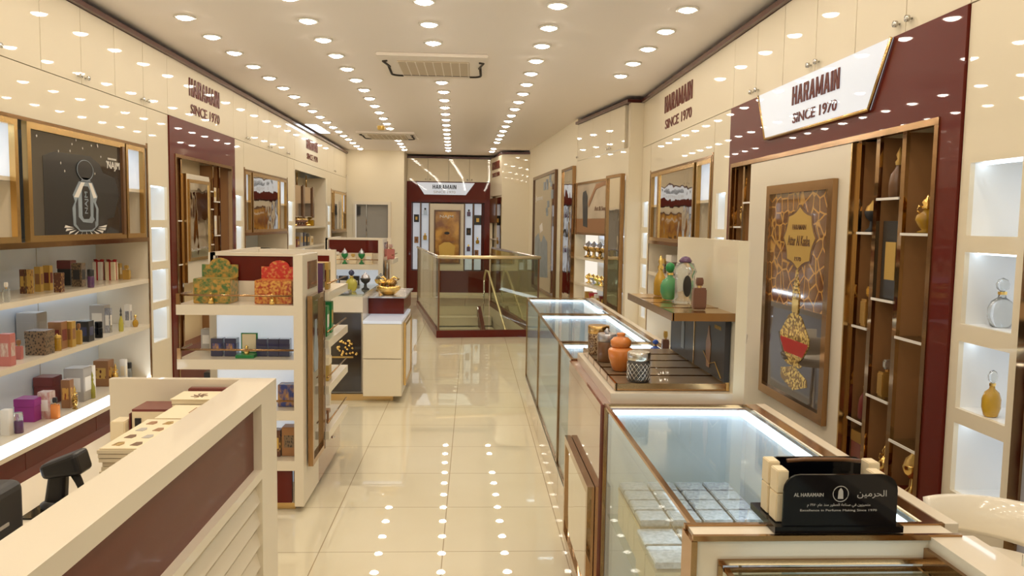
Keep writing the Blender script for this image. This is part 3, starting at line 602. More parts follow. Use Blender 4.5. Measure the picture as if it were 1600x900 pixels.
for (a, z, b_, c_, lb) in ((-1.05, 1.78, 'clear', 'black', 'small clear bottle with black cap high on the second lit strip of the end wall'), (-1.05, 1.22, 'amber', 'brass', 'small amber bottle midway down the second lit strip of the end wall'), (-1.05, .74, 'dgrey', 'black', 'dark bottle low on the second lit strip of the end wall'),
      (-.08, 1.76, 'plum', 'black', 'slim dark bottle at the top of the lit strip right of the NAJM poster'), (-.08, .98, 'plum', 'gold', 'small dark bottle low on the lit strip right of the NAJM poster'), (.12, 1.15, 'amber', 'gold', 'round amber bottle midway down the rightmost lit strip')):
    p = ENDF((a, -.14, z)); sh = MB(ENDF).box(a-.07, a+.07, -.2, -.08, z-.008, z).build('bracket', 'shelfg', t)
    put('roundbottle' if 'round' in lb else 'sqbottle', b_, c_, p.x, p.y, z+.001, .08, .05, .15, lb)
# angled wall at its right: shelves seen edge-on
ES = frame((.385, 17.4), (.21, -1.35), (-1.35, -.21)); le = math.hypot(.21, 1.35)
t = thing('narrow_side_bay', wc(ES, le/2), 'narrow lit shelf bay seen edge-on right of the end-wall display', 'shelf unit')
MB(ES).box(0, le, -.05, 0, 0, .55).box(0, le, -.05, 0, 2.2, 3.018).box(0, .08, -.05, 0, .55, 2.2).each('face_panel', 'beige', t)
MB(ES).box(.01, le, -.3, -.28, .5, 2.2).build('back_panel', 'nich', t)
MB(ES).box(.05, .75, -.28, .01, 1.62, 2.15).build('poster', 'brown', t)
for z in (1.28, .95): MB(ES).box(0, le, -.28, 0, z-.02, z).build('shelf', 'cream', t)
MB(ES).box(.95, le, -.02, .015, .1, 2.15).build('mirror', 'bmirror', t)
m = MB(ES); text(m, 'HARAMAIN', .25, 1.1, 2.76, 2.92, .001, .01, .028); text(m, 'SINCE 1970', .28, 1.1, 2.60, 2.69, .001, .01, .01); m.build('lettering', 'maroon', t)
t = thing('cream_corner_column', (.9, 16.2, 0), 'plain cream corner column with burgundy cap, right of the end-wall display', 'column')
m = MB(); m.prism([(.595, 16.05), (1.16, 15.95), (1.6, 17.7), (.45, 17.7)], 0, 3.018, axis='z'); m.build('column_body', 'beige', t)
MB().prism([(.57, 16.02), (1.17, 15.92), (1.6, 17.7), (.40, 17.7)], 3.02, 3.055, axis='z').build('cap_board', 'crown', t)
# ---- SEG2 and SEG3 on the right
t = thing('angled_display_bay', wc(SEG2, L2/2), 'angled right-wall bay with leather-toned poster over lit shelves of gold burners', 'shelf unit')
MB(SEG2).box(0, L2, -.02, 0, 2.2, 2.508).box(0, L2, -.02, 0, 0, .5).box(0, .09, -.02, 0, .5, 2.2).each('face_panel', 'beige', t)
MB(SEG2).box(0, L2, -.36, -.34, 0, 2.2).build('back_panel', 'back', t)
for z in (1.16, .80, .52): 
    s = MB(SEG2).box(.66, L2, -.34, 0, z-.025, z).build('shelf', 'cream', t); led(SEG2, .7, L2-.05, -.31, -.29, z-.026, s)
led(SEG2, .7, L2-.05, -.31, -.29, 1.475, t)
p = MB(SEG2).frame_rect(.67, L2-.02, 1.48, 2.2, .03, -.02, .012).build('poster_frame', 'bronze', t)
M['postlea'] = P('cream_poster_print', (.62, .5, .38), .15, coat=.6, noise=.5, nscale=3)
MB(SEG2).box(.69, L2-.03, -.02, 0, 1.5, 2.18).build('poster_print', 'postlea', p)
MB(SEG2).box(.69, L2-.03, 0, .002, 1.51, 1.70).build('printed_leather', 'bronzec', p)
MB(SEG2).prism([(1.75, 1.60), (1.55, 1.58), (1.58, 2.0), (1.66, 2.08), (1.78, 2.06), (1.80, 1.98)], .002, .005).build('printed_bottle', 'dgrey', p)
MB(SEG2).prism([(1.55, 1.9), (1.2, 2.15), (.8, 2.17), (.8, 2.12), (1.2, 2.08), (1.5, 1.85)], .002, .004).build('printed_strap', 'bronzec', p)
m = MB(SEG2); text(m, 'Art & Soul', 1.25, .78, 1.80, 1.86, .002, .003, .01); m.build('poster_lettering', 'brown', p)
def mirror_strip(fr, a0, a1, z0, z1, label, d=.0):
    r = thing('framed_wall_mirror', wc(fr, (a0+a1)/2, z0), label, 'mirror')
    MB(fr).frame_rect(a0, a1, z0, z1, .035, d, d+.05).build('mirror_frame', 'bronze', r)
    MB(fr).box(a0+.03, a1-.03, d, d+.03, z0+.03, z1-.03).build('mirror_glass', 'mirror', r)
mirror_strip(SEG2, .10, .655, .45, 2.22, 'tall bronze-framed mirror on the angled right wall, right of the leather-toned poster', .002)
mirror_strip(SEG3, .04, .93, .45, 2.45, 'tall narrow mirror on the far right wall beside the dark tall poster', .002)
s = thing('tall_dark_poster', wc(SEG3, 2.8, .4), 'very tall dark brown poster with pale bottle on the far right wall', 'poster')
MB(SEG3).frame_rect(1.53, 4.0, .40, 2.5, .05, .002, .05).build('poster_frame', 'brown', s)
M['posttall'] = P('taupe_poster_print', (.13, .09, .055), .06, coat=.9, bump=.03, bscale=2)
pr = MB(SEG3).box(1.57, 3.96, .002, .03, .44, 2.46).build('poster_print', 'posttall', s)
MB(SEG3).prism([(2.2, .7), (3.7, .62), (3.75, 1.35), (3.3, 1.45), (3.1, 1.3), (2.9, 1.3), (2.7, 1.42), (2.3, 1.3)], .03, .033).build('printed_bottle', 'greyb', pr)
MB(SEG3).prism([(2.8, 1.5), (3.1, 1.45), (3.2, 1.58), (2.9, 1.64)], .03, .033).build('printed_cap', 'whitec', pr)
m = MB(SEG3); random.seed(5)
for i in range(9):
    a, z = 1.75+random.random()*.9, 1.75+random.random()*.62; m.box(a, a+.2, .03, .033, z, z+.07+.08*random.random())
m.each('printed_flower', 'greyb', pr)
m = MB(SEG3); text(m, 'Junoon', 3.7, 2.9, 2.02, 2.14, .03, .004, .01); m.build('poster_lettering', 'whitec', pr)
# return faces between the straight and the angled right wall
struct('wall_right_return', MB().box(1.80, 2.6, 9.0, 9.13, 0, 3.018), 'beige')

# ================================================================ ceiling lights and machines
HZ = 3.1
ROWN = ['leftmost', 'second from left', 'middle', 'second from right', 'rightmost']
ring_me = MB().lathe([(.058, -.001), (.078, -.001), (.080, -.010), (.060, -.014), (.058, -.001)], seg=24, cap=False).mesh('trim_ring', 'ring')
lens_me = MB().lathe([(.058, -.004), (.045, -.020), (.02, -.028), (.001, -.030)], seg=20, cap=False).mesh('lens', 'down')
k = 0
for r, x in enumerate((-2.13, -1.235, -.34, .56, 1.45)):
    i = -11
    while True:
        y = 5.40+.603*i; i += 1
        if y > 16.6: break
        if y < -1.4: continue
        if r == 4 and y > 7.9: break
        if r == 2 and 6.9 < y < 8.3: continue
        if r == 1 and 13.2 < y < 14.1: continue
        xo = x-(.0 if y < 9 else .18*(y-9)/7.6)
        if r == 3 and 14.9 < y < 15.4: continue
        t = thing('ceiling_downlight', (xo, y, HZ), f'round recessed ceiling downlight in the {ROWN[r]} of the five ceiling rows', 'ceiling light', f'downlights in the {ROWN[r]} row')
        for n, me in (('trim_ring', ring_me), ('lens', lens_me)):
            o = bpy.data.objects.new(n, me); C.objects.link(o); o.parent = t
def cassette(cx, cy, w_, l_, label):
    t = thing('ceiling_air_conditioner', (cx, cy, HZ-.04), label, 'air conditioner')
    MB().box(cx-w_/2, cx+w_/2, cy-l_/2, cy+l_/2, HZ-.03, HZ-.001, bev=.008).build('casing', 'acw', t)
    g = MB().box(cx-w_*.33, cx+w_*.33, cy-l_*.30, cy+l_*.30, HZ-.042, HZ-.03).build('intake_grille', 'acg', t)
    m = MB()
    for i in range(9): m.box(cx-w_*.33+i*w_*.0805, cx-w_*.33+i*w_*.0805+.008, cy-l_*.3, cy+l_*.3, HZ-.046, HZ-.042)
    m.build('grille_slats', 'acw', g)
    m = MB(); pts = []
    for i in range(7):
        a = math.pi*(.5+.5*i/6); pts.append((cx-w_*.36+.08*math.cos(a), cy+l_*.37+.08*(math.sin(a)-1), HZ-.034))
    q = [(2*cx-p[0], p[1], p[2]) for p in pts]
    m.tube([(pts[-1][0]+.01, cy-l_*.1, HZ-.034)]+pts[::-1]+q+[(q[-1][0]-.01, cy-l_*.1, HZ-.034)], .012, seg=6)
    for s_ in (-1, 1): m.tube([(cx+s_*w_*.42, cy-l_*.05, HZ-.036), (cx+s_*w_*.46, cy-l_*.28, HZ-.036), (cx+s_*w_*.42, cy-l_*.3, HZ-.036)], .010, seg=6)
    m.build('air_slot', 'rubber', t)
    m = MB(); m.box(cx-w_*.33, cx+w_*.33, cy+l_*.36, cy+l_*.43, HZ-.05, HZ-.03); m.build('louvre', 'acw', t)
cassette(-.37, 7.55, .99, 1.05, 'large ceiling air conditioner cassette in the near part of the shop')
cassette(-1.46, 13.65, .97, 1.0, 'smaller-looking far ceiling air conditioner cassette')
t = thing('smoke_detector', (-1.43, 12.35, HZ-.06), 'small yellow smoke detector on the ceiling before the far air conditioner', 'smoke detector')
MB().lathe([(.05, 0), (.06, .02), (.06, .06)], -1.43, 12.35, HZ-.07, 16).build('cover', 'golc', t)
MB().lathe([(.07, 0), (.07, .01)], -1.43, 12.35, HZ-.011, 16).build('base_plate', 'acw', t)
t = thing('ceiling_light_panel', (-2.5, 12.9, HZ-.012), 'pale blue-white ceiling light panel against the left crown trim', 'ceiling light')
MB().box(-2.60, -2.40, 12.3, 13.5, HZ-.012, HZ-.001).build('panel_frame', 'acw', t)
MB().box(-2.585, -2.415, 12.32, 13.48, HZ-.016, HZ-.012).build('diffuser', 'ledsoft', t)

# ================================================================ stair opening with glass railing
t = thing('stair_railing', (ST((.7, 0, 0)).x, ST((.7, 0, 0)).y, 0), 'glass stair railing with brass handrail on a burgundy kerb around the stairwell', 'railing')
W_, D_ = 1.44, 4.15
m = MB(ST); m.box(-.03, W_+.02, -.03, .03, .0, .10).box(-.03, .03, .03, D_, 0, .10).box(W_-.04, W_+.02, .03, D_, 0, .10); m.build('divider_kerb', 'maroon', t)
for a0, a1, n in ((.0, W_, 2),):
    for i in range(n): MB(ST).box(a0+(a1-a0)*i/n+.006, a0+(a1-a0)*(i+1)/n-.006, -.006, .006, .10, 1.12).build('glass_panel', 'gglass', t)
for s_ in (0, W_-.01):
    for i in range(3): MB(ST).box(s_-.006, s_+.006, .01+D_*i/3+.004, .01+D_*(i+1)/3-.006, .10, 1.12).build('glass_panel', 'gglass', t)
for a, d_ in ((0, 0), (W_-.01, 0), (0, D_), (W_-.01, D_)): MB(ST).box(a-.012, a+.012, d_-.012, d_+.012, .0, 1.12).build('post', 'brown', t)
m = MB(ST); m.tube([(-.01, D_, 1.135), (-.01, 0, 1.135)], .022); m.tube([(W_, D_, 1.135), (W_, 0, 1.135)], .022); m.each('side_handrail', 'steel', t)
MB(ST).tube([(-.02, 0, 1.135), (W_+.02, 0, 1.135)], .024).build('front_handrail', 'palebrass', t)
t = thing('staircase', (ST((.7, 4, 0)).x, ST((.7, 4, 0)).y, -2.6), 'cream stone stairs going down inside the glass-railed stairwell', 'staircase')
m = MB(ST)
for i in range(14): m.box(.05, 1.38, 4.05-.28*(i+1), 4.05-.28*i+.02, -.18*(i+1)-.16, -.18*(i+1))
m.build('steps', 'cream', t)
MB(ST).box(-.1, 1.5, -.1, -.02, -2.8, -.26).box(-.1, .02, -.1, 4.2, -2.8, -.26).box(1.41, 1.5, -.1, 4.2, -2.8, -.26).box(-.1, 1.5, 4.12, 4.2, -2.8, -.26).box(-.1, 1.5, -.1, 4.2, -2.85, -2.8).build('stairwell_lining', 'cream', t)
for a in (1.25,):
    r = MB(ST).tube([(a, 3.9, .55), (a, 3.7, .72), (a, 3.4, .72), (a, .2, -.75)], .02).build('rail', 'palebrass', t)
    MB(ST).tube([(a, 3.9, -.2), (a, 3.9, .58)], .016).tube([(a, .25, -2.0), (a, .25, -.72)], .016).build('upright', 'chrome', r)
m = MB(ST); vs = [(a, d_, z) for a in (1.12, 1.19) for d_, z in ((3.9, .02), (.3, -2.1), (.3, -2.3), (3.9, -.25))]
m._add(vs, [(0, 1, 2, 3), (4, 5, 6, 7), (0, 1, 5, 4), (1, 2, 6, 5), (2, 3, 7, 6), (3, 0, 4, 7)]); m.build('divider_kerb', 'maroon', t)
# ================================================================ checkout counter (near left)
t = thing('checkout_counter', (-.98, 1.8, 0), 'cream checkout counter with burgundy inset and slatted front, near left', 'counter')
m = MB(); m.box(-.822, -.70, -.6, 2.82, 1.002, 1.05); m.build('top_ledge', 'cream', t)
MB().box(-1.275, -.822, 2.79, 2.82, .82, 1.05).build('end_upstand', 'cream', t)
MB().box(-.822, -.80, -.6, 2.79, .86, 1.002).build('inner_upstand', 'cream', t)
MB().box(-1.275, -.80, -.6, 2.79, .82, .86).build('desk_surface', 'cream', t)
MB().box(-1.26, -.76, -.6, 2.80, 0, .82).build('body', 'cream', t)
MB().box(-.76, -.70, 2.62, 2.82, 0, 1.002).build('corner_post', 'cream', t)
MB().box(-.76, -.728, -.6, 2.62, .775, 1.002).build('inset_panel', 'inset', t)
MB().box(-.76, -.70, -.6, 2.62, .745, .775).build('inset_sill', 'cream', t)
m = MB()
for i in range(9):
    z = .70-i*.075; vs = [(x, y, zz) for y in (-.6, 2.62) for x, zz in ((-.76, z+.03), (-.722, z+.012), (-.708, z-.038), (-.76, z-.045))]
    m._add(vs, [(0, 1, 2, 3), (4, 5, 6, 7), (0, 1, 5, 4), (1, 2, 6, 5), (2, 3, 7, 6), (3, 0, 4, 7)])
m.build('slatted_front', 'cream', t)
def booklets(x0, x1, y0, y1, z1, n, label, kind):
    r = thing('booklet_stack', ((x0+x1)/2, (y0+y1)/2, .86), label, 'booklets'); random.seed(int(y0*100))
    th = (z1-.86)/n; m = MB()
    for i in range(n):
        j = random.uniform(-.006, .006); m.box(x0+j, x1+j, y0+j*.7, y1+j*.7, .86+i*th, .86+(i+1)*th-.002)
    m.build('booklet_pages', 'creamc', r)
    c = MB().box(x0, x1, y0, y1, z1-.001, z1+.002).build('top_cover', 'creamc', r)
    W_, D_ = x1-x0, y1-y0
    if kind == 'grid':
        mm = ['golddk', 'brown', 'greyc', 'bronzec']
        for i in range(3):
            for k in range(4):
                cx, cy = x0+W_*(.2+.3*i), y0+D_*(.14+.24*k)
                MB().prism([(cx-W_*.08, cy-D_*.05), (cx+W_*.06, cy-D_*.06), (cx+W_*.09, cy), (cx+W_*.05, cy+D_*.06), (cx-W_*.05, cy+D_*.05)], z1+.002, z1+.003, axis='z').build('printed_picture', mm[(i+k) % 4], c)
    elif kind == 'stamp':
        MB().box(x0+W_*.7, x0+W_*.8, y0+D_*.45, y0+D_*.8, z1+.002, z1+.003).build('printed_mark', 'red', c); MB().box(x0+W_*.58, x0+W_*.6, y0+D_*.4, y0+D_*.8, z1+.002, z1+.003).build('printed_line', 'bronzec', c)
    elif kind == 'plant':
        m = MB(); random.seed(2)
        for i in range(7):
            a = i*.9; m.prism([(x0+W_*.5, y0+D_*.4), (x0+W_*(.5+.18*math.cos(a)), y0+D_*(.45+.3*math.sin(a))), (x0+W_*(.5+.12*math.cos(a+.5)), y0+D_*(.45+.2*math.sin(a+.5)))], z1+.002, z1+.003, axis='z')
        m.build('printed_picture', 'brown', c)
    return r
booklets(-.985, -.826, 2.09, 2.40, 1.003, 12, 'thick stack of cream booklets with a grid of product pictures, on the checkout desk', 'grid')
booklets(-.975, -.838, 2.425, 2.60, 1.0, 10, 'cream booklet stack with blank cover and small red mark, middle of the checkout desk', 'stamp')
booklets(-1.0, -.845, 2.62, 2.745, 1.015, 10, 'cream booklet stack with dark leaf picture, near the counter end panel', 'plant')
r = thing('booklet_stack', (-.92, 2.77, .86), 'burgundy booklets standing against the counter end panel', 'booklets')
MB().box(-.99, -.835, 2.755, 2.785, .86, 1.025, bev=.003).build('pages', 'wine', r); MB().box(-.99, -.835, 2.752, 2.755, .9, 1.0).build('cover_band', 'tan', r)
r = thing('brochure_box', (-1.09, 2.62, .86), 'cream carton with burgundy lid and small black picture, left of the booklets', 'box')
MB().box(-1.13, -1.0, 2.63, 2.75, .86, .972).build('box_body', 'creamc', r); MB().box(-1.13, -1.0, 2.63, 2.75, .972, .98).build('box_lid', 'wine', r); MB().box(-1.12, -1.10, 2.626, 2.63, .90, .95).build('picture', 'black', r)
r = thing('brochure_box', (-1.19, 2.60, .86), 'small plain cream carton, leftmost beside the burgundy-lidded carton', 'box')
MB().box(-1.19, -1.142, 2.60, 2.67, .86, .945, bev=.003).build('box_body', 'creamc', r); MB().box(-1.140, -1.137, 2.63, 2.67, .86, .965).build('side_flap', 'wine', r)
# barcode scanner
t = thing('barcode_scanner', (-1.06, 2.05, .86), 'black handheld barcode scanner standing on the checkout desk', 'scanner')
SC = frame((-1.055, 2.05), (1, 0), (0, 1))
h = MB(SC)
def skewbox(m, A, B, wa, wb, da, db):
    (ax, az), (bx, bz) = A, B; dx, dz = bx-ax, bz-az; L = math.hypot(dx, dz); nx, nz = -dz/L, dx/L
    vs = []
    for (px, pz, w_, d_) in ((ax, az, wa, da), (bx, bz, wb, db)):
        for s_, q in ((-1, -1), (1, -1), (1, 1), (-1, 1)): vs.append((px+nx*w_*s_/2, d_*q/2, pz+nz*w_*s_/2))
    m._add(vs, [(0, 1, 2, 3), (4, 5, 6, 7), (0, 1, 5, 4), (1, 2, 6, 5), (2, 3, 7, 6), (3, 0, 4, 7)])
def rounded(o, wd=.004):
    b = o.modifiers.new('b', 'BEVEL'); b.width = wd; b.segments = 3; return o
skewbox(h, (-.026, .866), (-.014, .965), .052, .042, .034, .034); rounded(h.build('grip', 'black', t), .01)
h = MB(SC); skewbox(h, (-.05, .958), (.05, .985), .038, .062, .062, .075); rounded(h.build('head', 'black', t), .012)
h = MB(SC); skewbox(h, (-.006, .985), (.03, 1.0), .012, .012, .05, .055); rounded(h.build('head_ridge', 'dgrey', t))
h = MB(SC); h.tube([(.022, 0, .955), (.034, 0, .93), (.045, 0, .90), (.05, 0, .885)], [.012, .01, .008, .006], seg=8); h.build('trigger', 'black', t)
MB(SC).lathe([(.04, 0), (.042, .012), (.028, .02)], -.02, 0, .861, 20).build('cradle', 'black', t)
MB(SC).box(-.07, .07, -.09, .06, .8605, .8645).build('mat', 'blackg', t)
# terminal and other dark devices
t = thing('receipt_printer', (-1.07, 1.74, .86), 'black receipt printer cut by the left edge, on the checkout desk', 'printer')
rounded(MB().box(-1.19, -1.005, 1.62, 1.78, .862, 1.03).build('housing', 'dgrey', t), .02)
MB().box(-1.17, -1.025, 1.612, 1.62, .96, 1.0).build('paper_slot', 'black', t); MB().box(-1.005, -1.002, 1.67, 1.71, .945, .952).build('badge', 'greyc', t)
MB().tube([(-1.0, 1.66, .875), (-.96, 1.7, .87), (-.95, 1.78, .87), (-.98, 1.84, .868), (-.94, 1.9, .868)], .006).build('cable', 'black', t)
t = thing('card_terminal', (-.93, 1.87, .86), 'small flat black card terminal between printer and scanner', 'card terminal')
rounded(MB().box(-.965, -.885, 1.78, 1.93, .862, .885).build('body', 'black', t), .006); MB().box(-.955, -.895, 1.86, 1.92, .885, .888).build('screen', 'blackg', t)
r = thing('folder', (-.93, 2.05, .861), 'thin burgundy folder lying behind the scanner on the checkout desk', 'folder'); MB().box(-.985, -.845, 1.97, 2.085, .861, .868).build('cover', 'wine', r)
MB().box(-.98, -.85, 1.975, 2.08, .868, .869).build('inner_sheet', 'tan', r)

# ================================================================ gondola (island) shelving
def gondola(x0, x1, y0, y1, label, full=True):
    t = thing('gondola_shelf', ((x0+x1)/2, (y0+y1)/2, 0), label, 'shelf unit')
    zt = 1.43; px = x1-.05
    MB().box(x0+.03, x1-.06, y0+.06, y1-.05, 0, .035).build('plinth', 'brass', t)
    MB().box(px, x1, y0, y0+.42, .035, zt).build('side_board', 'cream', t)
    MB().box(x0+.01, x0+.049, y0+.23, y1+.001, .035, zt).build('side_board', 'cream', t)
    MB().box(x1-.10, x1-.06, y1-.05, y1, .035, 1.149).build('rear_board', 'cream', t)
    yb = y0+.25
    h = MB().frame_rect(x0+.02, px, 1.155, zt, .018, yb-.02, yb+.02)
    h.build('header_frame', 'cream', t)
    MB().box(x0+.06, px-.0, yb-.012, yb+.012, 1.27, zt-.018).build('header_panel', 'maroon', t)
    MB().box(x0+.06, px-.0, yb-.014, yb+.014, 1.155, 1.27).build('lower_header', 'cream', t)
    MB().box(x0+.04, px, yb-.01, yb+.01, .29, 1.11).build('lit_back', 'bluew', t)
    for z in (1.155, .857, .575, .293):
        s = MB().box(x0-.09, px-.0, y0, yb-.01, z-.055, z).build('front_shelf', 'cream', t)
        MB().box(x0-.09, x0+.02, yb, y1-.05, z-.055, z).build('left_shelf', 'cream', t)
        if z > .3:
            m = MB().tube([(x0-.08, y0+.2, z+.052), (x0-.08, y0+.012, z+.052), (px, y0+.012, z+.052)], .006, seg=6).build('rail', 'bronze', s)
            MB().box(x0-.09, x0-.07, y0+.003, y0+.02, z, z+.06).build('rail_post', 'bronze', s)
    MB().box(x0+.02, px-.02, y0+.02, y0+.05, .05, .24).build('base_panel', 'maroon', t)
    # right side
    MB().box(x1, x1+.004, y0+.13, y0+.38, 1.235, 1.39).build('side_inset', 'tan', t)
    ys = y0+.42
    MB().box(px-.12, px-.10, ys, y1-.05, .035, zt-.25).build('side_back', 'bluew', t)
    for z in (1.19, .90, .62, .34):
        s = MB().box(px-.10, x1+.06, ys+.02, y1-.02, z-.05, z).build('side_shelf', 'cream', t)
        MB().tube([(x1+.05, ys+.03, z+.05), (x1+.05, y1-.03, z+.05)], .005, seg=6).build('rail', 'bronze', s)
    d = MB().box(px-.10, x1+.0, ys, y1, .035, .285).build('side_drawer', 'tan', t)
    MB().lathe([(.012, 0), (.014, .012), (.006, .014)], x1+.02, (ys+y1)/2, .2, 12).build('drawer_knob', 'steel', d)
    rb = MB().box(x0+.05, x1-.02, y1-.05, y1, 1.15, zt-.01).build('rear_header_panel', 'cream', t)
    MB().box(x0+.1, x1-.06, y1-.055, y1-.05, 1.22, zt-.05).build('rear_inset', 'maroon', rb)
    return t
g1 = gondola(-1.50, -.915, 4.27, 5.45, 'nearest freestanding cream gondola with burgundy header and decorated boxes, left of the aisle')
f = thing('framed_side_poster', (-.9, 4.5, .23), 'slim bronze poster frame with dark picture fixed on the nearest gondola side', 'poster')
FR = frame((-.909, 0), (0, 1), (1, 0))
MB(FR).frame_rect(4.36, 4.71, .235, 1.20, .03, 0, .028).build('poster_frame', 'bronze', f)
MB(FR).box(4.385, 4.685, 0, .012, .26, 1.175).build('poster_print', 'postdk', f)
MB(FR).prism(flat([(.05, 0), (.07, .1), (.03, .22), (.02, .3)], 4.53, .75, 1, 1), .012, .014).build('printed_bottle', 'greyb', f)
MB(FR).box(4.71, 4.735, 0, .03, .235, 1.20).build('frame_back_edge', 'brown', f)
g3 = gondola(-1.62, -.95, 8.40, 9.5, 'far freestanding cream gondola in front of the grey door')
f = thing('gondola_end_mirror', (-.93, 8.5, .4), 'narrow mirror panel on the side of the far gondola', 'mirror')
MB(FR).frame_rect(8.45, 8.78, .35, 1.2, .03, -.028, -.01).build('mirror_frame', 'bronze', f); MB(FR).box(8.48, 8.75, -.032, -.015, .38, 1.17).build('mirror_glass', 'mirror', f)

# ================================================================ gift table with drawer block (mid left)
t = thing('gift_display_table', (-1.05, 7.6, 0), 'cream and burgundy gift table with lit drawer block behind the nearest gondola', 'display table')
MB().box(-1.42, -.70, 7.02, 8.2, 0, .058).build('plinth', 'brass', t)
MB().box(-1.46, -.975, 7.06, 8.28, .06, .80).build('body', 'cream', t)
MB().box(-1.46, -.975, 7.04, 8.28, .80, .945).build('upper_band', 'cream', t)
b = MB().box(-.957, -.616, 6.93, 7.92, .06, .715).build('drawer_block', 'cream', t)
for z0, z1 in ((.065, .395), (.405, .71)): MB().box(-.955, -.618, 6.915, 6.93, z0, z1).build('drawer_front', 'beige', b)
MB().box(-.957, -.616, 6.915, 7.92, .715, .74).build('lit_top', 'sign', b)
MB().box(-.973, -.640, 7.42, 8.28, .745, .90).build('riser_band', 'maroon', t)
MB().box(-.959, -.959+.002, 6.95, 7.0, .1, .7).build('painted_gap_shade', 'brown', t)  # brown strip painted in for the shade of the gap
FT = frame((-.614, 0), (0, 1), (1, 0))
f = MB(FT).frame_rect(7.12, 7.80, .12, .70, .03, 0, .02).build('side_poster_frame', 'brass', t); MB(FT).box(7.15, 7.77, 0, .01, .15, .67).build('side_poster', 'whitec', f)
MB().box(-1.48, -.975, 7.03, 8.32, .945, .96).build('glass_top', 'shelfg', t); MB().box(-.973, -.62, 7.36, 8.32, .90, .915).build('riser_top', 'silver', t)
p = MB().box(-1.40, -.99, 7.042, 7.058, .075, .79).build('front_poster', 'postdk', t)
random.seed(9); m = MB()
for i in range(26):
    x, z = -1.20+.19*random.random(), .40+.14*random.random(); m.lathe([(.002, 0), (.016, .012), (.002, .024)], x, 7.040, z, 8)
m.build('printed_gold_beads', 'gold', p); MB().box(-1.34, -1.06, 7.038, 7.042, .385, .40).build('printed_gold_dish', 'golddk', p)
def gift(x, y, z, label):
    r = thing('gold_gift_basket', (x, y, z), label, 'gift')
    MB().lathe([(.05, 0), (.07, .01), (.11, .05), (.12, .075), (.10, .085)], x, y, z, 22).build('basket', 'gold', r)
    random.seed(4); m = MB()
    for i in range(12):
        a = i*1.1; rr = .055*(i % 3)/2; m.lathe([(.005, 0), (.035, .025), (.03, .05), (.005, .07)], x+rr*math.cos(a), y+rr*math.sin(a), z+.06+.008*(i % 4), 8)
    m.build('wrapped_bottles', 'filig', r)
    b_ = MB(); 
    for s_ in (-1, 1): b_.tube([(x, y, z+.12), (x+s_*.05, y, z+.17), (x+s_*.1, y, z+.15), (x+s_*.06, y, z+.12), (x, y, z+.12)], .012, seg=6)
    b_.build('bow', 'gold', r); MB().lathe([(.012, 0), (.02, .02), (.012, .04)], x, y-.09, z+.06, 10).build('ornament', 'brown', r)
gift(-.80, 7.56, .916, 'round gold basket of wrapped perfume bottles at the table corner')
put('burner', 'dgrey', 'silver', -1.02, 7.55, .961, .10, .10, .17, 'dark round burner with silver dome beside the gold basket')
put('roundbottle', 'yell', 'navy', -1.13, 7.40, .961, .11, .11, .20, 'yellow round bottle with dark stopper on the gift table glass')
put('ornate', 'golddk', 'brown', -1.42, 7.75, .961, .09, .09, .32, 'tall antique gold flask at the left side of the gift table')
put('burner', 'gold', 'clear', -.92, 7.95, .916, .13, .13, .18, 'clear-domed gold burner behind the gold basket')
for i, (x, y) in enumerate(((-1.33, 7.25), (-1.18, 7.2), (-1.30, 7.55))):
    r = thing('flat_gift_case', (x, y, .961), ['open flat grey gift case at the near left corner of the gift table', 'flat silver gift case near the front of the gift table', 'flat dark gift case behind the two front cases'][i], 'box')
    MB().box(x-.07, x+.07, y-.09, y+.09, .961, .985, bev=.004).build('case', ['greyc', 'silver', 'dgrey'][i], r); MB().box(x-.055, x+.055, y-.075, y+.075, .985, .988).build('inlay', ['whitec', 'greyc', 'silver'][i], r)

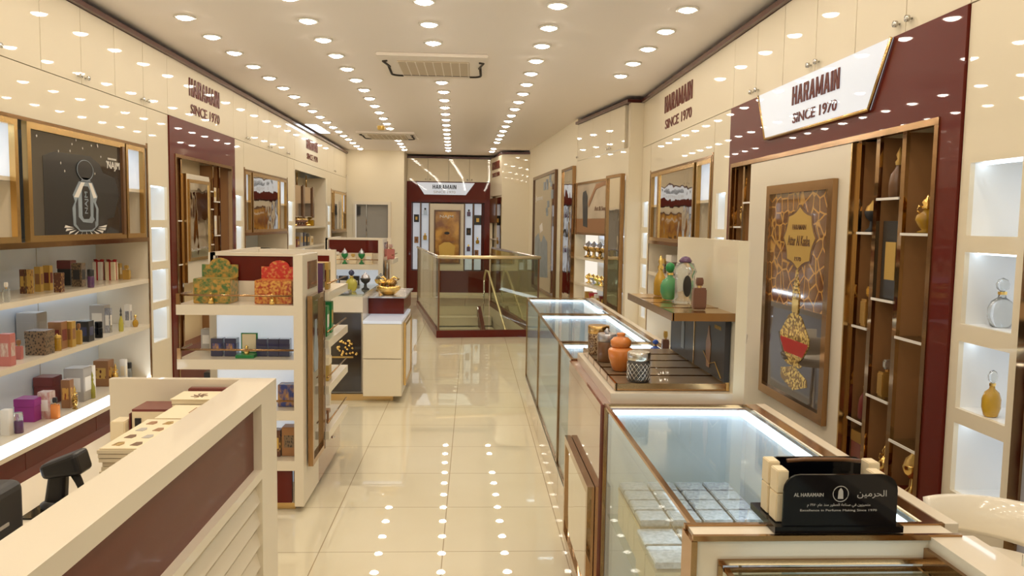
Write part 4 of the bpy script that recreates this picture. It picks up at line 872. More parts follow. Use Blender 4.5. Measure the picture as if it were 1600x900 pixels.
# ================================================================ glass display counters (right of the aisle)
XF, XB = .50, 1.06
def glass_case(y0, y1, label, sh=.244, ztop=.95, zb=.24, xf=XF, xb=XB, plinth='cream', post='bronze'):
    t = thing('glass_display_case', ((xf+xb)/2, (y0+y1)/2, 0), label, 'display case')
    MB().box(xf+.012, xb, y0+.004, y1-.004, 0, zb-.02).build('base', plinth, t)
    MB().box(xf, xb, y0+.002, y1-.002, zb-.02, zb).build('floor_board', 'white', t)
    MB().box(xb-.02, xb, y0+.004, y1-.004, zb, ztop-.02).build('back_panel', 'back', t)
    MB().box(xf+.006, xf+.012, y0+.02, y1-.02, zb, ztop-.012).build('front_glass', 'glass', t)
    MB().box(xf+.01, xb-.02, y0+.01, y1-.01, ztop-.010, ztop-.002).build('top_glass', 'glass', t)
    MB().box(xf+.015, xb-.02, y1-.022, y1-.012, zb, ztop-.034).build('end_panel', 'back', t)
    e = .007
    m = MB(); m.box(xf+.0004, xf+2*e, y0+.0004, y0+2*e, zb+.007, ztop-e-.0004).box(xf+.0004, xf+2*e, y1-2*e, y1-.0004, zb+.007, ztop-e-.0004); m.each('corner_post', post, t)
    m = MB(); m.box(xf, xf+2*e, y0, y1, ztop-e, ztop+.002).box(xf+2*e+.0004, xb-.0204, y0, y0+e*2, ztop-e*1.5, ztop+.002).box(xf+2*e+.0004, xb-.0204, y1-e*2, y1, ztop-e*1.5, ztop+.002).box(xb-.02, xb+.02, y0, y1, ztop-e, ztop+.002); m.each('top_rail', post, t)
    MB().box(xf, xf+.018, y0, y1, zb-.012, zb+.006).build('bottom_rail', post, t)
    MB().box(xb+.02, xb+.055, y0, y1, ztop-.04, ztop+.004).build('rear_ledge', 'cream', t)
    m = MB(); m.box(xb-.055, xb-.03, y0+.03, y1-.03, ztop-.032, ztop-.014).build('led_strip', 'ledsoft', t)
    MB().box(xf+.03, xb-.06, y1-.045, y1-.03, ztop-.03, ztop-.014).build('led_strip', 'ledsoft', t)
    s = MB().box(xf+.02, xb-.03, y0+.03, y1-.03, zb+sh, zb+sh+.004).build('glass_shelf', 'shelfg', t)
    return t
glass_case(5.80, 7.04, 'farthest glass display counter of the right row, next to the stair railing')
glass_case(4.41, 5.795, 'glass display counter in the middle of the right row')
glass_case(3.83, 4.40, 'short glass display counter behind the tray cabinet with incense jars')
glass_case(1.675, 2.86, 'large near glass display counter holding stacks of silver-topped gift packs', sh=.295)
# near case C inside its cream and bronze portal
t = thing('near_display_counter', (.78, 1.0, 0), 'nearest glass counter with wide cream and bronze surround, bottom right corner', 'display case')
m = MB(); m.box(.485, 1.06, 1.60, 1.66, .905, .958).box(.485, .54, 1.60, 1.66, 0, .905).box(1.005, 1.06, 1.60, 1.66, 0, .905); m.each('surround', 'cream', t)
m = MB(); m.box(.478, 1.07, 1.592, 1.602, .950, .962).box(.478, 1.07, 1.655, 1.668, .950, .962).box(.475, .488, 1.592, 1.668, 0, .949).box(.535, .545, 1.592, 1.605, 0, .896).box(.535, 1.01, 1.592, 1.605, .897, .908); m.each('surround_edging', 'bronze', t)
MB().box(1.0, 1.10, .0, 1.60, .87, .957).build('rear_ledge', 'cream', t); MB().box(.99, 1.0, .0, 1.6, .86, .93).build('rear_ledge_edging', 'bronze', t)
MB().box(.55, .556, .0, 1.59, .24, .89).build('front_glass', 'glass', t); MB().box(.55, .985, .0, 1.59, .882, .89).build('top_glass', 'glass', t)
m = MB(); m.box(.546, .556, .0, 1.59, .886, .894).box(.546, .99, 1.585, 1.592, .884, .893); m.each('top_rail', 'bronze', t)
MB().box(.556, .985, 1.555, 1.585, .876, .880).build('glass_margin', 'olive2', t)
MB().box(.50, 1.04, 0, 1.60, 0, .22).build('base', 'cream', t); MB().box(.55, 1.0, 0, 1.59, .22, .24).build('floor_board', 'white', t); MB().box(.985, 1.0, 0, 1.59, .24, .87).build('back_panel', 'back', t)
MB().box(.57, .98, 1.555, 1.57, .24, .87).build('glow_end_panel', 'nich', t); MB().box(.58, .97, 1.53, 1.552, .862, .872).build('led_strip', 'ledsoft', t)  # end panel given a self-glow to brighten the case

# tray cabinet with partition, shelf and dark photo doors
t = thing('tray_cabinet', (.78, 3.35, 0), 'glossy burgundy cabinet with cream plinth top carrying the stepped bronze incense tray', 'cabinet')
MB().box(.49, 1.05, 2.87, 3.82, 0, .945).build('body', 'tan', t)
MB().box(.53, 1.0, 2.89, 3.82, .945, .985).build('plinth_top', 'cream', t)
pn = MB().box(1.0, 1.04, 2.89, 3.76, .945, 1.568).build('partition_panel', 'beige', t)
MB().box(1.04, 1.044, 2.89, 3.76, .945, 1.568).build('panel_back', 'cream', pn)
FP = frame((.47+.02, 0), (0, 1), (-1, 0))
f = thing('framed_front_mirror', (.46, 3.2, .1), 'tall mirror in a bronze frame on the burgundy cabinet front', 'mirror')
MB(FP).frame_rect(2.95, 3.70, .10, .60, .035, .002, .03).build('mirror_frame', 'bmirror', f); MB(FP).box(2.98, 3.67, .002, .02, .13, .57).build('mirror_glass', 'mirror', f)
f = thing('stepped_tray', (.77, 3.35, .985), 'stepped brown and bronze tray board under the incense jars', 'tray')
n = 5; y0 = 2.93; dy = (3.80-y0)/n
for i in range(n):
    z = .987
    b = MB().box(.562+.0, .985, y0+i*dy+.006, y0+(i+1)*dy-.012, z, z+.026).build('tray_board', 'taupe', f)
    MB().box(.558, .987, y0+i*dy, y0+i*dy+.006, z, z+.028).build('bronze_edge', 'bronze', b); MB().box(.553, .562, y0+i*dy, y0+(i+1)*dy-.012, z, z+.028).build('bronze_side', 'bronze', b)
MB().box(.985, .999, 2.93, 3.80, .987, 1.02).build('tray_kerb', 'brass', f)
# photo doors and the bracket shelf on the partition
f = thing('photo_panel', (.99, 3.15, 1.02), 'dark photo panel of a slender gold bottle, nearer of the two under the bottle shelf', 'panel')
MB().box(.975, .996, 2.93, 3.335, 1.02, 1.262).build('panel', 'photo', f)
FPN = frame((.975, 0), (0, 1), (-1, 0))
MB(FPN).prism(flat([(.02, 0), (.03, .05), (.034, .1), (.012, .14), (.006, .17)], 3.13, 1.045, 1, 1), 0, .002).build('printed_bottle', 'bronzec', f)
m = MB(FPN); text(m, 'HARAMAIN', 3.06, 2.98, 1.215, 1.23, 0, .001, .0); m.build('panel_lettering', 'golc', f)
MB(FPN).tube([(3.2, .001, 1.10), (3.12, .001, 1.06), (3.04, .001, 1.08), (2.96, .001, 1.03)], .002, seg=5).build('printed_line', 'golc', f)
f = thing('photo_panel', (.99, 3.55, 1.02), 'dark photo panel with pale slim bottle, farther of the two under the bottle shelf', 'panel')
MB().box(.975, .996, 3.34, 3.74, 1.02, 1.262).build('panel', 'photo', f); MB(FPN).prism(flat([(.025, 0), (.025, .1), (.01, .14), (.012, .18)], 3.52, 1.06, 1, 1), 0, .002).build('printed_bottle', 'greyb', f)
MB().box(.972, .98, 3.333, 3.342, 1.02, 1.262).build('panel_edge', 'brass', f)
f = thing('bottle_shelf', (.88, 3.3, 1.27), 'glossy bronze-edged shelf on the cream partition holding four tall bottles', 'shelf')
MB().box(.765, .999, 2.90, 3.73, 1.275, 1.291).build('shelf_board', 'brass', f); m = MB(); m.box(.76, .999, 2.893, 2.90, 1.262, 1.293).box(.757, .765, 2.893, 3.74, 1.262, 1.293); m.each('shelf_edge', 'bronze', f)
for y in (3.1, 3.3, 3.5): MB().box(.766, .998, y-.004, y+.004, 1.291, 1.293).build('board_joint', 'bronze', f)
def jar(x, y, z, r_, h_, m1, m2, label, knob=False):
    o = thing('incense_jar', (x, y, z), label, 'jar')
    MB().lathe([(r_*.94, 0), (r_, .005), (r_, h_*.68), (r_*.93, h_*.72)], x, y, z, 26).build('jar_body', m1, o)
    l = MB().lathe([(r_*.99, h_*.73), (r_*1.02, h_*.74), (r_*1.02, h_*.97), (r_*.96, h_)], x, y, z, 26).build('lid', m2, o)
    if knob: MB().lathe([(.006, h_), (.014, h_+.01), (.004, h_+.022)], x, y, z, 12).build('knob', m2, l)
jar(.655, 2.985, 1.014, .044, .115, 'smoke', 'steel', 'diamond-cut glass jar with brushed steel lid, nearest on the tray')
jr = [o_ for o_ in C.objects if o_.name.startswith('incense_jar')][0]; m = MB()
for s_ in (-1, 1):
    for i in range(16):
        m.tube([(.655+.0445*math.cos(i*math.pi/8+s_*k_*.2), 2.985+.0445*math.sin(i*math.pi/8+s_*k_*.2), 1.02+k_*.0114) for k_ in range(7)], .0011, seg=4)
m.build('cut_lattice', 'steel', jr)
o = thing('incense_jar', (.625, 3.20, 1.014), 'orange glazed ceramic jar with narrow collar behind the diamond-cut jar', 'jar')
MB().lathe([(.028, 0), (.034, .004), (.05, .055), (.054, .085), (.046, .095), (.034, .10)], .625, 3.20, 1.014, 26).build('jar_body', 'orange', o)
MB().lathe([(.036, .10), (.042, .105), (.044, .125), (.030, .14), (.015, .143), (.018, .150), (.018, .158), (.01, .160)], .625, 3.20, 1.014, 26).build('lid', 'orange', o)
jar(.605, 3.42, 1.014, .042, .125, 'brown', 'silver', 'dark jar with domed silver lid, third on the tray', True)
jar(.60, 3.62, 1.014, .05, .135, 'latj2', 'brass', 'ribbed glass jar with brass lid, farthest on the tray')
put('tallbottle', 'amber', 'gold', .885, 3.62, 1.294, .06, .06, .19, 'slender amber fluted bottle, farthest on the bronze-edged shelf')
o = put('roundbottle', 'greeng', 'green', .88, 3.42, 1.294, .085, .07, .165, 'rounded green glass bottle on the bronze-edged shelf')
o = thing('perfume_bottle', (.90, 3.25, 1.294), 'clear waisted bottle with black oval badge and dark dome cap on the shelf', 'bottle')
MB().lathe([(.05, 0), (.055, .006), (.042, .02), (.042, .12), (.05, .135), (.036, .17), (.02, .175)], .90, 3.25, 1.294, 24, sx=1, sy=.7).build('body', 'clear', o)
MB().prism([(.90+p_[0]-0, p_[1]) for p_ in disc(0, 1.37, .017, .045)], 3.208, 3.218).build('badge', 'blackc', o)
MB().lathe([(.026, .175), (.028, .18), (.018, .195), (.002, .20)], .90, 3.25, 1.294, 20).build('cap', 'plum', o)
put('sqbottle', 'brownb', 'brownb', .895, 3.02, 1.294, .052, .04, .125, 'brown engraved rectangular bottle, nearest on the bronze-edged shelf')
put('roundbottle', 'blue', 'blue', .93, 3.86, .958, .06, .06, .09, 'small blue enamel pot behind the tray')
put('sqbottle', 'brownb', 'golc', .985, 3.88, .958, .035, .035, .13, 'slim brown bottle beside the small blue pot')
# leaflet holder on the surround
t = thing('card_holder', (.80, 1.66, .962), 'glossy black acrylic card holder lettered AL HARAMAIN on the counter divider', 'card holder')
HF = frame((0, 1.615), (1, 0), (0, -1))
AR = [(.678, .975), (.93, .975)]+[(.93-.035+.035*math.cos(a), 1.055+.035*math.sin(a)) for a in [i*math.pi/10 for i in range(0, 6)]]+[(.713+.035*math.cos(a)-0, 1.055+.035*math.sin(a)) for a in [math.pi/2+i*math.pi/10 for i in range(0, 6)]]
MB(HF).prism(AR, 0, .006).build('front_plate', 'blackg', t)
MB(HF).prism([(a*.97+.024, z-.0) for a, z in AR], -.13, -.124).build('rear_plate', 'blackg', t)
MB(HF).box(.66, .945, -.14, .01, .962, .976).build('base_tray', 'blackg', t)
m = MB(HF); text(m, 'AL HARAMAIN', .700, .765, 1.042, 1.050, .0062, .0006, .015); text(m, 'Excellence in Perfume Making Since 1970', .715, .885, 1.008, 1.014, .0062, .0006, .0)
AF = {'\u0627': 0xFE8D, '\u062a': 0xFE95, '\u062d': 0xFEA1, '\u0630': 0xFEAB, '\u0631': 0xFEAD, '\u0632': 0xFEAF, '\u0635': 0xFEB9, '\u0637': 0xFEC1, '\u0639': 0xFEC9, '\u0641': 0xFED1, '\u0644': 0xFEDD, '\u0645': 0xFEE1, '\u0646': 0xFEE5, '\u0648': 0xFEED, '\u064a': 0xFEF1, '\u0629': 0xFE93}
NJ = '\u0627\u0630\u0631\u0632\u0648\u0629'
def arabic(s):                                       # joined letter forms, in visual order
    out = []
    for i, ch in enumerate(s):
        if ch not in AF: out.append(ch); continue
        pj = i > 0 and s[i-1] in AF and s[i-1] not in NJ; nj = i+1 < len(s) and s[i+1] in AF and ch not in NJ
        out.append(chr(AF[ch]+(3 if pj and nj else 1 if pj else 2 if nj else 0)))
    return ''.join(out[::-1])
text(m, arabic('\u0627\u0644\u062d\u0631\u0645\u064a\u0646'), .84, .905, 1.038, 1.056, .0062, .0006, .0)
text(m, arabic('\u0645\u062a\u0645\u064a\u0632\u0648\u0646 \u0641\u064a \u0635\u0646\u0627\u0639\u0629 \u0627\u0644\u0639\u0637\u0648\u0631 \u0645\u0646\u0630 \u0639\u0627\u0645 \u0660\u0667\u0669\u0661 \u0645'), .73, .87, 1.018, 1.027, .0062, .0006, .0)
m.build('lettering', 'greyc', t)
m = MB(HF); m.tube([(.803+.017*math.cos(i*math.pi/12), .0065, 1.048+.017*math.sin(i*math.pi/12)) for i in range(24)], .0009, closed=True, seg=5)
m.prism([(.797, 1.037), (.809, 1.037), (.808, 1.054), (.806, 1.058), (.803, 1.061), (.800, 1.058), (.798, 1.054)], .0062, .0068); m.build('round_emblem', 'greyc', t)
for i, (x, y, h_) in enumerate(((.683, 1.65, .115), (.683, 1.70, .12), (.905, 1.66, .105), (.925, 1.72, .11))):
    r = thing('leaflet_pack', (x, y, .977), ['front-left cream leaflet pack in the black holder', 'rear-left cream leaflet pack in the black holder', 'front-right cream leaflet pack in the black holder', 'rear-right cream leaflet pack in the black holder'][i], 'leaflets')
    MB().box(x-.012, x+.012, y-.018, y+.022, .977, .977+h_*.55, bev=.002).build('lower_pack', 'creamc', r); MB().box(x-.012, x+.014, y-.018, y+.022, .977+h_*.56, .977+h_, bev=.002).build('upper_pack', 'creamc', r)
r = thing('dark_strap', (.80, 1.72, 1.06), 'dark curved strap lying across the top of the black card holder', 'strap')
MB().tube([(.72, 1.70, 1.093), (.76, 1.70, 1.096), (.85, 1.70, 1.096), (.89, 1.70, 1.092)], .005).build('strap', 'brown', r)

# ================================================================ gift packs inside the near glass counter
def pack(x, y, z, w_, d_, h_, label, group, top='silverw', gold=True):
    r = thing('gift_pack', (x, y, z), label, 'box', group)
    MB().box(x-w_/2, x+w_/2, y-d_/2, y+d_/2, z, z+h_*.78).build('box_body', 'creamc', r)
    if gold: MB().box(x-w_/2-.002, x+w_/2+.002, y-d_/2-.002, y+d_/2+.002, z+h_*.78, z+h_*.86).build('gold_band', 'gold', r)
    MB().box(x-w_/2, x+w_/2, y-d_/2, y+d_/2, z+h_*.86, z+h_, bev=.003).build('silver_lid', top, r)
G = 'silver-topped gift packs in the near glass counter'
SH = .54
for j in range(4):
    for i in range(4):
        pack(.59+i*.102, 2.42+j*.094, SH, .094, .087, .15, f'silver-topped gift pack, {["front","second","third","back"][j]} row of the upper layer, {ordn[i]} from the aisle side', G)
for j in range(2):
    for i in range(3): pack(.585+i*.125, 2.19+j*.13-.02, SH, .115, .12, .13-.0, f'larger silver-white gift pack in the glass counter, {["nearer","farther"][j]} row, {ordn[i]} from aisle', G, gold=False)
for i in range(3): pack(.585+i*.13, 1.98, SH, .12, .13, .06, f'flat silver-topped gift pack nearest the divider, {ordn[i]} from the aisle side', G, gold=False)
for y, lb in ((2.0, 'first'), (2.25, 'second'), (2.5, 'third')):
    put('ornate', 'gold', 'clear', .545, y, .26, .045, .045, .13, f'small gold flask on the floor of the near glass counter, {lb} from the divider')
r = thing('watch_pair', (.92, 2.22, .54), 'pair of small gold loop ornaments beside the gift packs in the glass counter', 'ornament')
for k_ in (-1, 1): MB().tube([(1.00+k_*.014+.012*math.cos(i*math.pi/8), 2.12, .565+.02*math.sin(i*math.pi/8)) for i in range(16)], .0018, closed=True, seg=5).build('loop', 'golddk', r)

# ================================================================ bar stools
def stool(x, y, rot, label, zs=.80):
    t = thing('bar_stool', (x, y, 0), label, 'stool'); t.rotation_euler = (0, 0, 0)
    A = [rot+math.radians(a) for a in range(-115, 116, 10)]
    m = MB(); vs = []; fs = []
    for a in A:
        k_ = 1-abs(a-rot)/math.radians(118); hh = .045+.075*max(k_, 0)**.6
        for rr, z in ((.225, zs+.135-hh*.2), (.232, zs+.165), (.222, zs+.17), (.205, zs+.165), (.195, zs+.13-hh*.6), (.205, zs+.12-hh*.7)): vs.append((x+rr*math.cos(a), y+rr*math.sin(a), z))
    n_ = 6
    for i in range(len(A)-1):
        for j in range(n_): fs.append((i*n_+j, i*n_+(j+1) % n_, (i+1)*n_+(j+1) % n_, (i+1)*n_+j))
    fs += [tuple(range(n_)), tuple(range((len(A)-1)*n_, len(A)*n_))]
    m._add(vs, fs, 0, True); m.build('backrest', 'plast', t)
    MB().lathe([(.05, 0), (.16, .01), (.205, .04), (.215, .07), (.20, .075), (.15, .05), (.002, .045)], x, y, zs-.045, 32).build('seat', 'plast', t)
    m = MB()
    for a in (rot-2.0, rot+2.0): m.tube([(x+.19*math.cos(a), y+.19*math.sin(a), zs+.02), (x+.212*math.cos(a), y+.212*math.sin(a), zs+.09), (x+.212*math.cos(a*.97), y+.212*math.sin(a*.97), zs+.14)], [.014, .012, .010])
    m.each('arm_support', 'plast', t)
    MB().lathe([(.2, 0), (.2, .012), (.04, .03), (.03, .05)], x, y, 0.001, 28).build('base', 'chrome', t)
    MB().lathe([(.028, .03), (.028, .45), (.018, .46), (.018, zs-.04)], x, y, 0.001, 18).build('column', 'chrome', t)
    MB().tube([(x+.15*math.cos(i*.35+rot), y+.15*math.sin(i*.35+rot), .32) for i in range(12)], .01).build('footrest', 'chrome', t)
stool(1.41, 1.93, 0, 'white glossy bar stool at the bottom right corner behind the nearest counter', .685)
stool(1.57, 5.00, 0, 'white glossy bar stool seen just right of the cream partition panel', .76)
# ================================================================ products on the left wall shelves
for a_ in [
('sqbottle','clear','whitec',-2.685,4.637,1.12,0.033,0.031,0.114,'small clear bottle with white cap at the left edge of the upper left-wall shelf'),
('carton','gpatt','golc',-2.876,5.153,1.12,0.030,0.028,0.156,'brown-edged gold patterned carton, leftmost of the gold row on the upper left-wall shelf'),
('carton','damask','golc',-2.835,5.159,1.12,0.030,0.028,0.156,'second brown-edged gold patterned carton from left on the upper left-wall shelf'),
('carton','golc','bronzec',-2.857,5.300,1.12,0.040,0.037,0.165,'plain gold carton right of two brown-edged ones, upper left-wall shelf'),
('carton','golc','wine',-2.851,5.400,1.12,0.044,0.040,0.168,'gold carton with dark side, touching the small patterned block, upper left-wall shelf'),
('giftbox','gpatt','gpatt',-2.715,5.275,1.12,0.049,0.045,0.129,'yellow-gold leopard-spotted small box on the upper left-wall shelf'),
('giftbox','blackc','wine',-2.949,5.840,1.12,0.096,0.088,0.181,'dark chocolate wide box in the centre of the upper left-wall shelf'),
('carton','mosaic','dgrey',-2.813,5.734,1.12,0.070,0.064,0.168,'black box with grey scroll front on the upper left-wall shelf'),
('jarbottle','plum','blackc',-2.692,5.657,1.12,0.047,0.044,0.129,'dark red round jar bottle with black lid on the upper left-wall shelf'),
('ribbonbox','whitec','red',-2.949,6.334,1.12,0.072,0.066,0.145,'white gift box with red ribbon, left of the pair on the upper left-wall shelf'),
('ribbonbox','creamc','red',-2.858,6.350,1.12,0.072,0.067,0.145,'white gift box with red ribbon, right of the pair on the upper left-wall shelf'),
('carton','golc','creamc',-2.870,6.480,1.12,0.052,0.048,0.127,'slim gold carton right of the ribboned boxes on the upper left-wall shelf'),
('sqbottle','golc','golc',-2.775,6.424,1.12,0.052,0.048,0.115,'gold flask with cap at the right end of the upper left-wall shelf'),
('carton','pink','pinkp',-2.700,4.652,0.745,0.063,0.058,0.189,'rose-pink carton at the left edge of the middle left-wall shelf'),
('sqbottle','pink','bronzec',-2.757,4.866,0.745,0.041,0.038,0.119,'rose-pink bottle in front of the pink carton, middle left-wall shelf'),
('giftbox','mosaic','mosaic',-2.732,5.056,0.745,0.128,0.118,0.154,'wide black-and-olive patterned box on the middle left-wall shelf'),
('carton','greyc','greyc',-2.991,5.443,0.745,0.138,0.127,0.220,'large plain grey box at the back of the middle left-wall shelf'),
('candle','amber','golc',-2.693,5.186,0.745,0.050,0.046,0.111,'golden glass candle in front of the olive patterned box, middle left-wall shelf'),
('carton','bronzec','wine',-2.733,5.274,0.745,0.086,0.079,0.180,'wide dark brown box behind the gold cartons on the middle left-wall shelf'),
('carton','golc','bronzec',-2.697,5.352,0.745,0.059,0.054,0.173,'tall bronze-gold carton on the middle left-wall shelf'),
('sqbottle','golc','bronzec',-2.686,5.454,0.745,0.036,0.033,0.144,'slim gold bottle right of the bronze-gold carton, middle left-wall shelf'),
('carton','blackc','navy',-2.711,5.594,0.745,0.087,0.080,0.145,'black carton with silver edge on the middle left-wall shelf'),
('jarbottle','blackg','blackg',-2.695,5.757,0.745,0.054,0.050,0.119,'glossy black round bottle on the middle left-wall shelf'),
('carton','greyc','whitec',-2.823,6.059,0.745,0.109,0.100,0.207,'large silver-grey carton right of centre on the middle left-wall shelf'),
('carton','silver','whitec',-2.750,6.032,0.745,0.041,0.038,0.187,'narrow silver scroll-pattern carton on the middle left-wall shelf'),
('tallbottle','yell','dgrey',-2.685,6.097,0.745,0.035,0.032,0.187,'slender yellow-green bottle with dark tall cap on the middle left-wall shelf'),
('carton','whitec','silver',-2.744,6.362,0.745,0.044,0.041,0.177,'white translucent carton near the right end of the middle left-wall shelf'),
('roundbottle','amber','gold',-2.690,6.364,0.745,0.044,0.041,0.098,'small squat gold bottle at the right end of the middle left-wall shelf'),
('carton','whitec','whitec',-2.787,4.770,0.3,0.050,0.046,0.156,'white carton at the left edge of the lit bottom left-wall shelf'),
('jarbottle','plum','clear',-2.744,4.815,0.3,0.053,0.049,0.126,'purple jar bottle with clear cap on the lit bottom left-wall shelf'),
('giftbox','purple','purple',-2.850,5.123,0.3,0.130,0.119,0.149,'wide magenta-purple box on the lit bottom left-wall shelf'),
('carton','pinkp','whitec',-2.771,5.182,0.3,0.078,0.072,0.177,'pale floral carton beside the purple box, lit bottom left-wall shelf'),
('sqbottle','orange','blackc',-2.710,5.168,0.3,0.048,0.044,0.139,'orange bottle with black cap on the lit bottom left-wall shelf'),
('giftbox','wine','wine',-2.991,5.617,0.3,0.137,0.126,0.191,'wide burgundy box behind on the lit bottom left-wall shelf'),
('carton','bronzec','rgpatt',-2.784,5.473,0.3,0.060,0.055,0.196,'bronze striped carton right of the burgundy box, lit bottom left-wall shelf'),
('ornate','filig','gold',-2.714,5.428,0.3,0.042,0.039,0.164,'ornate gold filigree bottle on the lit bottom left-wall shelf'),
('carton','greyc','whitec',-2.823,5.701,0.3,0.138,0.127,0.240,'large pale grey box in the middle of the lit bottom left-wall shelf'),
('carton','whitec','whitec',-2.770,5.782,0.3,0.045,0.042,0.236,'tall white carton behind the yellow bottle, lit bottom left-wall shelf'),
('tallbottle','yell','yell',-2.751,5.759,0.3,0.039,0.036,0.198,'slim yellow bottle with pointed stopper on the lit bottom left-wall shelf'),
('carton','bronzec','damask',-2.877,6.212,0.3,0.112,0.103,0.202,'brown carton with gold arabesque on the lit bottom left-wall shelf'),
('ornate','gold','gold',-2.797,6.232,0.3,0.043,0.039,0.173,'shiny gold ornate bottle right of the brown carton, lit bottom left-wall shelf'),
('carton','whitec','creamc',-2.777,6.331,0.3,0.044,0.040,0.186,'small white carton near the right end of the lit bottom left-wall shelf'),
('jarbottle','clear','blackc',-2.817,6.510,0.3,0.054,0.049,0.129,'clear bottle with black cap at the right end of the lit bottom left-wall shelf'),
]: put(*a_)
# right lit niches
put('roundbottle', 'clear', 'clear', 2.045, 2.90, 1.251, .10, .08, .19, 'clear rounded bottle with faceted stopper in the second lit niche from the top')
put('roundbottle', 'amber', 'clear', 1.995, 2.85, .911, .07, .06, .18, 'yellow perfume bottle with clear round stopper in the third lit niche')
# portal compartments on the right wall: (y, z, kind, m1, m2, w, h, label)
for y, z, k_, m1, m2, w_, h_, lb in [
 (3.39, 1.606, 'ornate', 'amber', 'gold', .11, .17, 'amber goblet-shaped flask on the compartment shelf nearest the lit niches'),
 (3.64, 1.771, 'tallbottle', 'brown', 'golddk', .09, .24, 'tall dark bottle with round top, highest compartment of the burgundy display'),
 (3.56, 1.771, 'carton', 'bronzec', 'whitec', .045, .15, 'small tan carton beside the tall dark bottle, highest compartment'),
 (3.87, 1.606, 'burner', 'dgrey', 'golddk', .08, .16, 'dark studded burner, left compartment of the burgundy display'),
 (3.79, 1.606, 'ornate', 'dgrey', 'silver', .07, .17, 'dark studded flask beside the dark burner in the left compartment'),
 (3.83, 1.131, 'sqbottle', 'golddk', 'gold', .09, .20, 'dark gold ornate flask one shelf below the studded pair'),
 (3.64, .811, 'sqbottle', 'golddk', 'clear', .08, .18, 'dark gold bottle with clear cap in the lower middle compartment'),
 (3.83, .651, 'tallbottle', 'wine', 'golddk', .08, .24, 'tall reddish bottle low in the left compartment of the burgundy display'),
 (3.82, .421, 'giftbox', 'wine', 'golddk', .13, .17, 'burgundy presentation box at the foot of the left compartment'),
 (3.62, .421, 'ornate', 'gold', 'gold', .07, .16, 'small gold flask at the foot of the middle compartment'),
 (3.38, .421, 'burner', 'gold', 'golddk', .10, .20, 'gold domed burner at the foot of the compartment nearest the niches'),
 (5.50, 1.801, 'tallbottle', 'golddk', 'gold', .08, .20, 'gold bottle high in the compartment left of the centre panel'),
 (5.50, 1.291, 'ornate', 'golddk', 'gold', .09, .20, 'small gold flask on the second shelf left of the centre panel'),
 (5.71, 1.626, 'ornate', 'golddk', 'brown', .09, .20, 'dark gold flask in the farthest compartment of the burgundy display'),
 (5.71, 1.131, 'sqbottle', 'black', 'black', .09, .18, 'black square bottle on the lower shelf of the farthest compartment'),
 (5.50, .811, 'burner', 'golddk', 'gold', .08, .18, 'gold burner on the lowest shelf left of the centre panel'),
]: put(k_, m1, m2, 2.02, y, z, min(w_, .1), w_*.8, h_, lb)
r = thing('framed_black_case', (2.1, 3.54, 1.4), 'tall black presentation case with gold label in the middle compartment', 'case')
MB(RIGHT).box(3.535, 3.70, -.13, -.04, 1.288, 1.66).build('case', 'blackc', r); MB(RIGHT).box(3.575, 3.665, -.04, -.037, 1.38, 1.56).build('gold_label', 'golc', r)
# burners on the angled bay
n_ = 0
for z, ks in ((1.161, (.85, 1.15, 1.42, 1.7, 1.95)), (.801, (.8, .98, 1.16, 1.34, 1.52, 1.7, 1.9)), (.521, (.85, 1.05, 1.25, 1.45, 1.7, 1.9))):
    for j, a in enumerate(ks):
        p = SEG2((a, -.15, 0)); lb = {1.161: 'gold footed incense burner', .801: 'gold-rimmed cup', .521: 'boxed gift'}[z]
        if z == .521: put('carton', ['red', 'golc', 'wine', 'whitec'][j % 4], 'golc', p.x, p.y, z, .11, .10, .16, f'small boxed gift on the lowest shelf of the angled bay, {ordn[j]} from the mirror')
        else: put('burner', ['filig', 'golddk'][j % 2] if z > 1 else ['gold', 'yell', 'silver'][j % 3], 'silver' if z > 1 else 'gold', p.x, p.y, z, .17 if z > 1 else .12, .17 if z > 1 else .12, .23 if z > 1 else .14, f'{lb} on the {"upper" if z > 1 else "middle"} shelf of the angled bay, {ordn[j]} from the mirror')
# nearest gondola, front shelves
def show_box(x, y, z, w_, h_, body, topm, label):
    r = thing('display_gift_box', (x, y, z), label, 'box')
    MB().box(x-w_/2, x+w_/2, y-.075, y+.075, z, z+h_*.58, bev=.003).build('box_body', body, r)
    l = MB(FB := frame((x, y+.07), (1, 0), (0, 1))).box(-w_/2, w_/2, 0, .012, z+h_*.58, z+h_*.88).build('open_lid', topm, r)
    MB(FB).prism([(w_*.28*math.cos(i*math.pi/10), z+h_*.88+h_*.16*math.sin(i*math.pi/10)) for i in range(11)], 0, .012).build('lid_crest', topm, l)
    MB().lathe([(.012, 0), (.016, .004), (.014, .03), (.006, .04), (.01, .05), (.002, .06)], x+.0, y-.10+.008, z, 12).build('small_bottle', 'gold', r)
show_box(-1.42, 4.41, 1.156, .20, .235, 'grpattw', 'grpattw', 'green and gold landscape-printed gift box with raised lid on the nearest gondola')
show_box(-1.09, 4.41, 1.156, .20, .225, 'rgpattw', 'redw', 'red and gold arch-printed gift box with red raised lid on the nearest gondola')
for i, x in enumerate((-1.41, -1.335)): put('carton', 'navy', 'bluep', x, 4.40, .858, .064, .06, .10, f'dark blue night-print box left of the green open case, {ordn[i]} from the left')
for i, x in enumerate((-1.165, -1.10, -1.04)): put('carton', 'navy', 'navy', x, 4.40, .858, .058, .055, .098, f'dark blue glass-like box right of the green open case, {ordn[i]} from the case')
r = thing('open_green_case', (-1.24, 4.38, .858), 'open green presentation case with cream lining on the second gondola shelf', 'case')
MB().box(-1.29, -1.19, 4.31, 4.40, .858, .875).build('case_base', 'green', r); l = MB().box(-1.285, -1.195, 4.402, 4.415, .858, .985).build('case_lid', 'green', r)
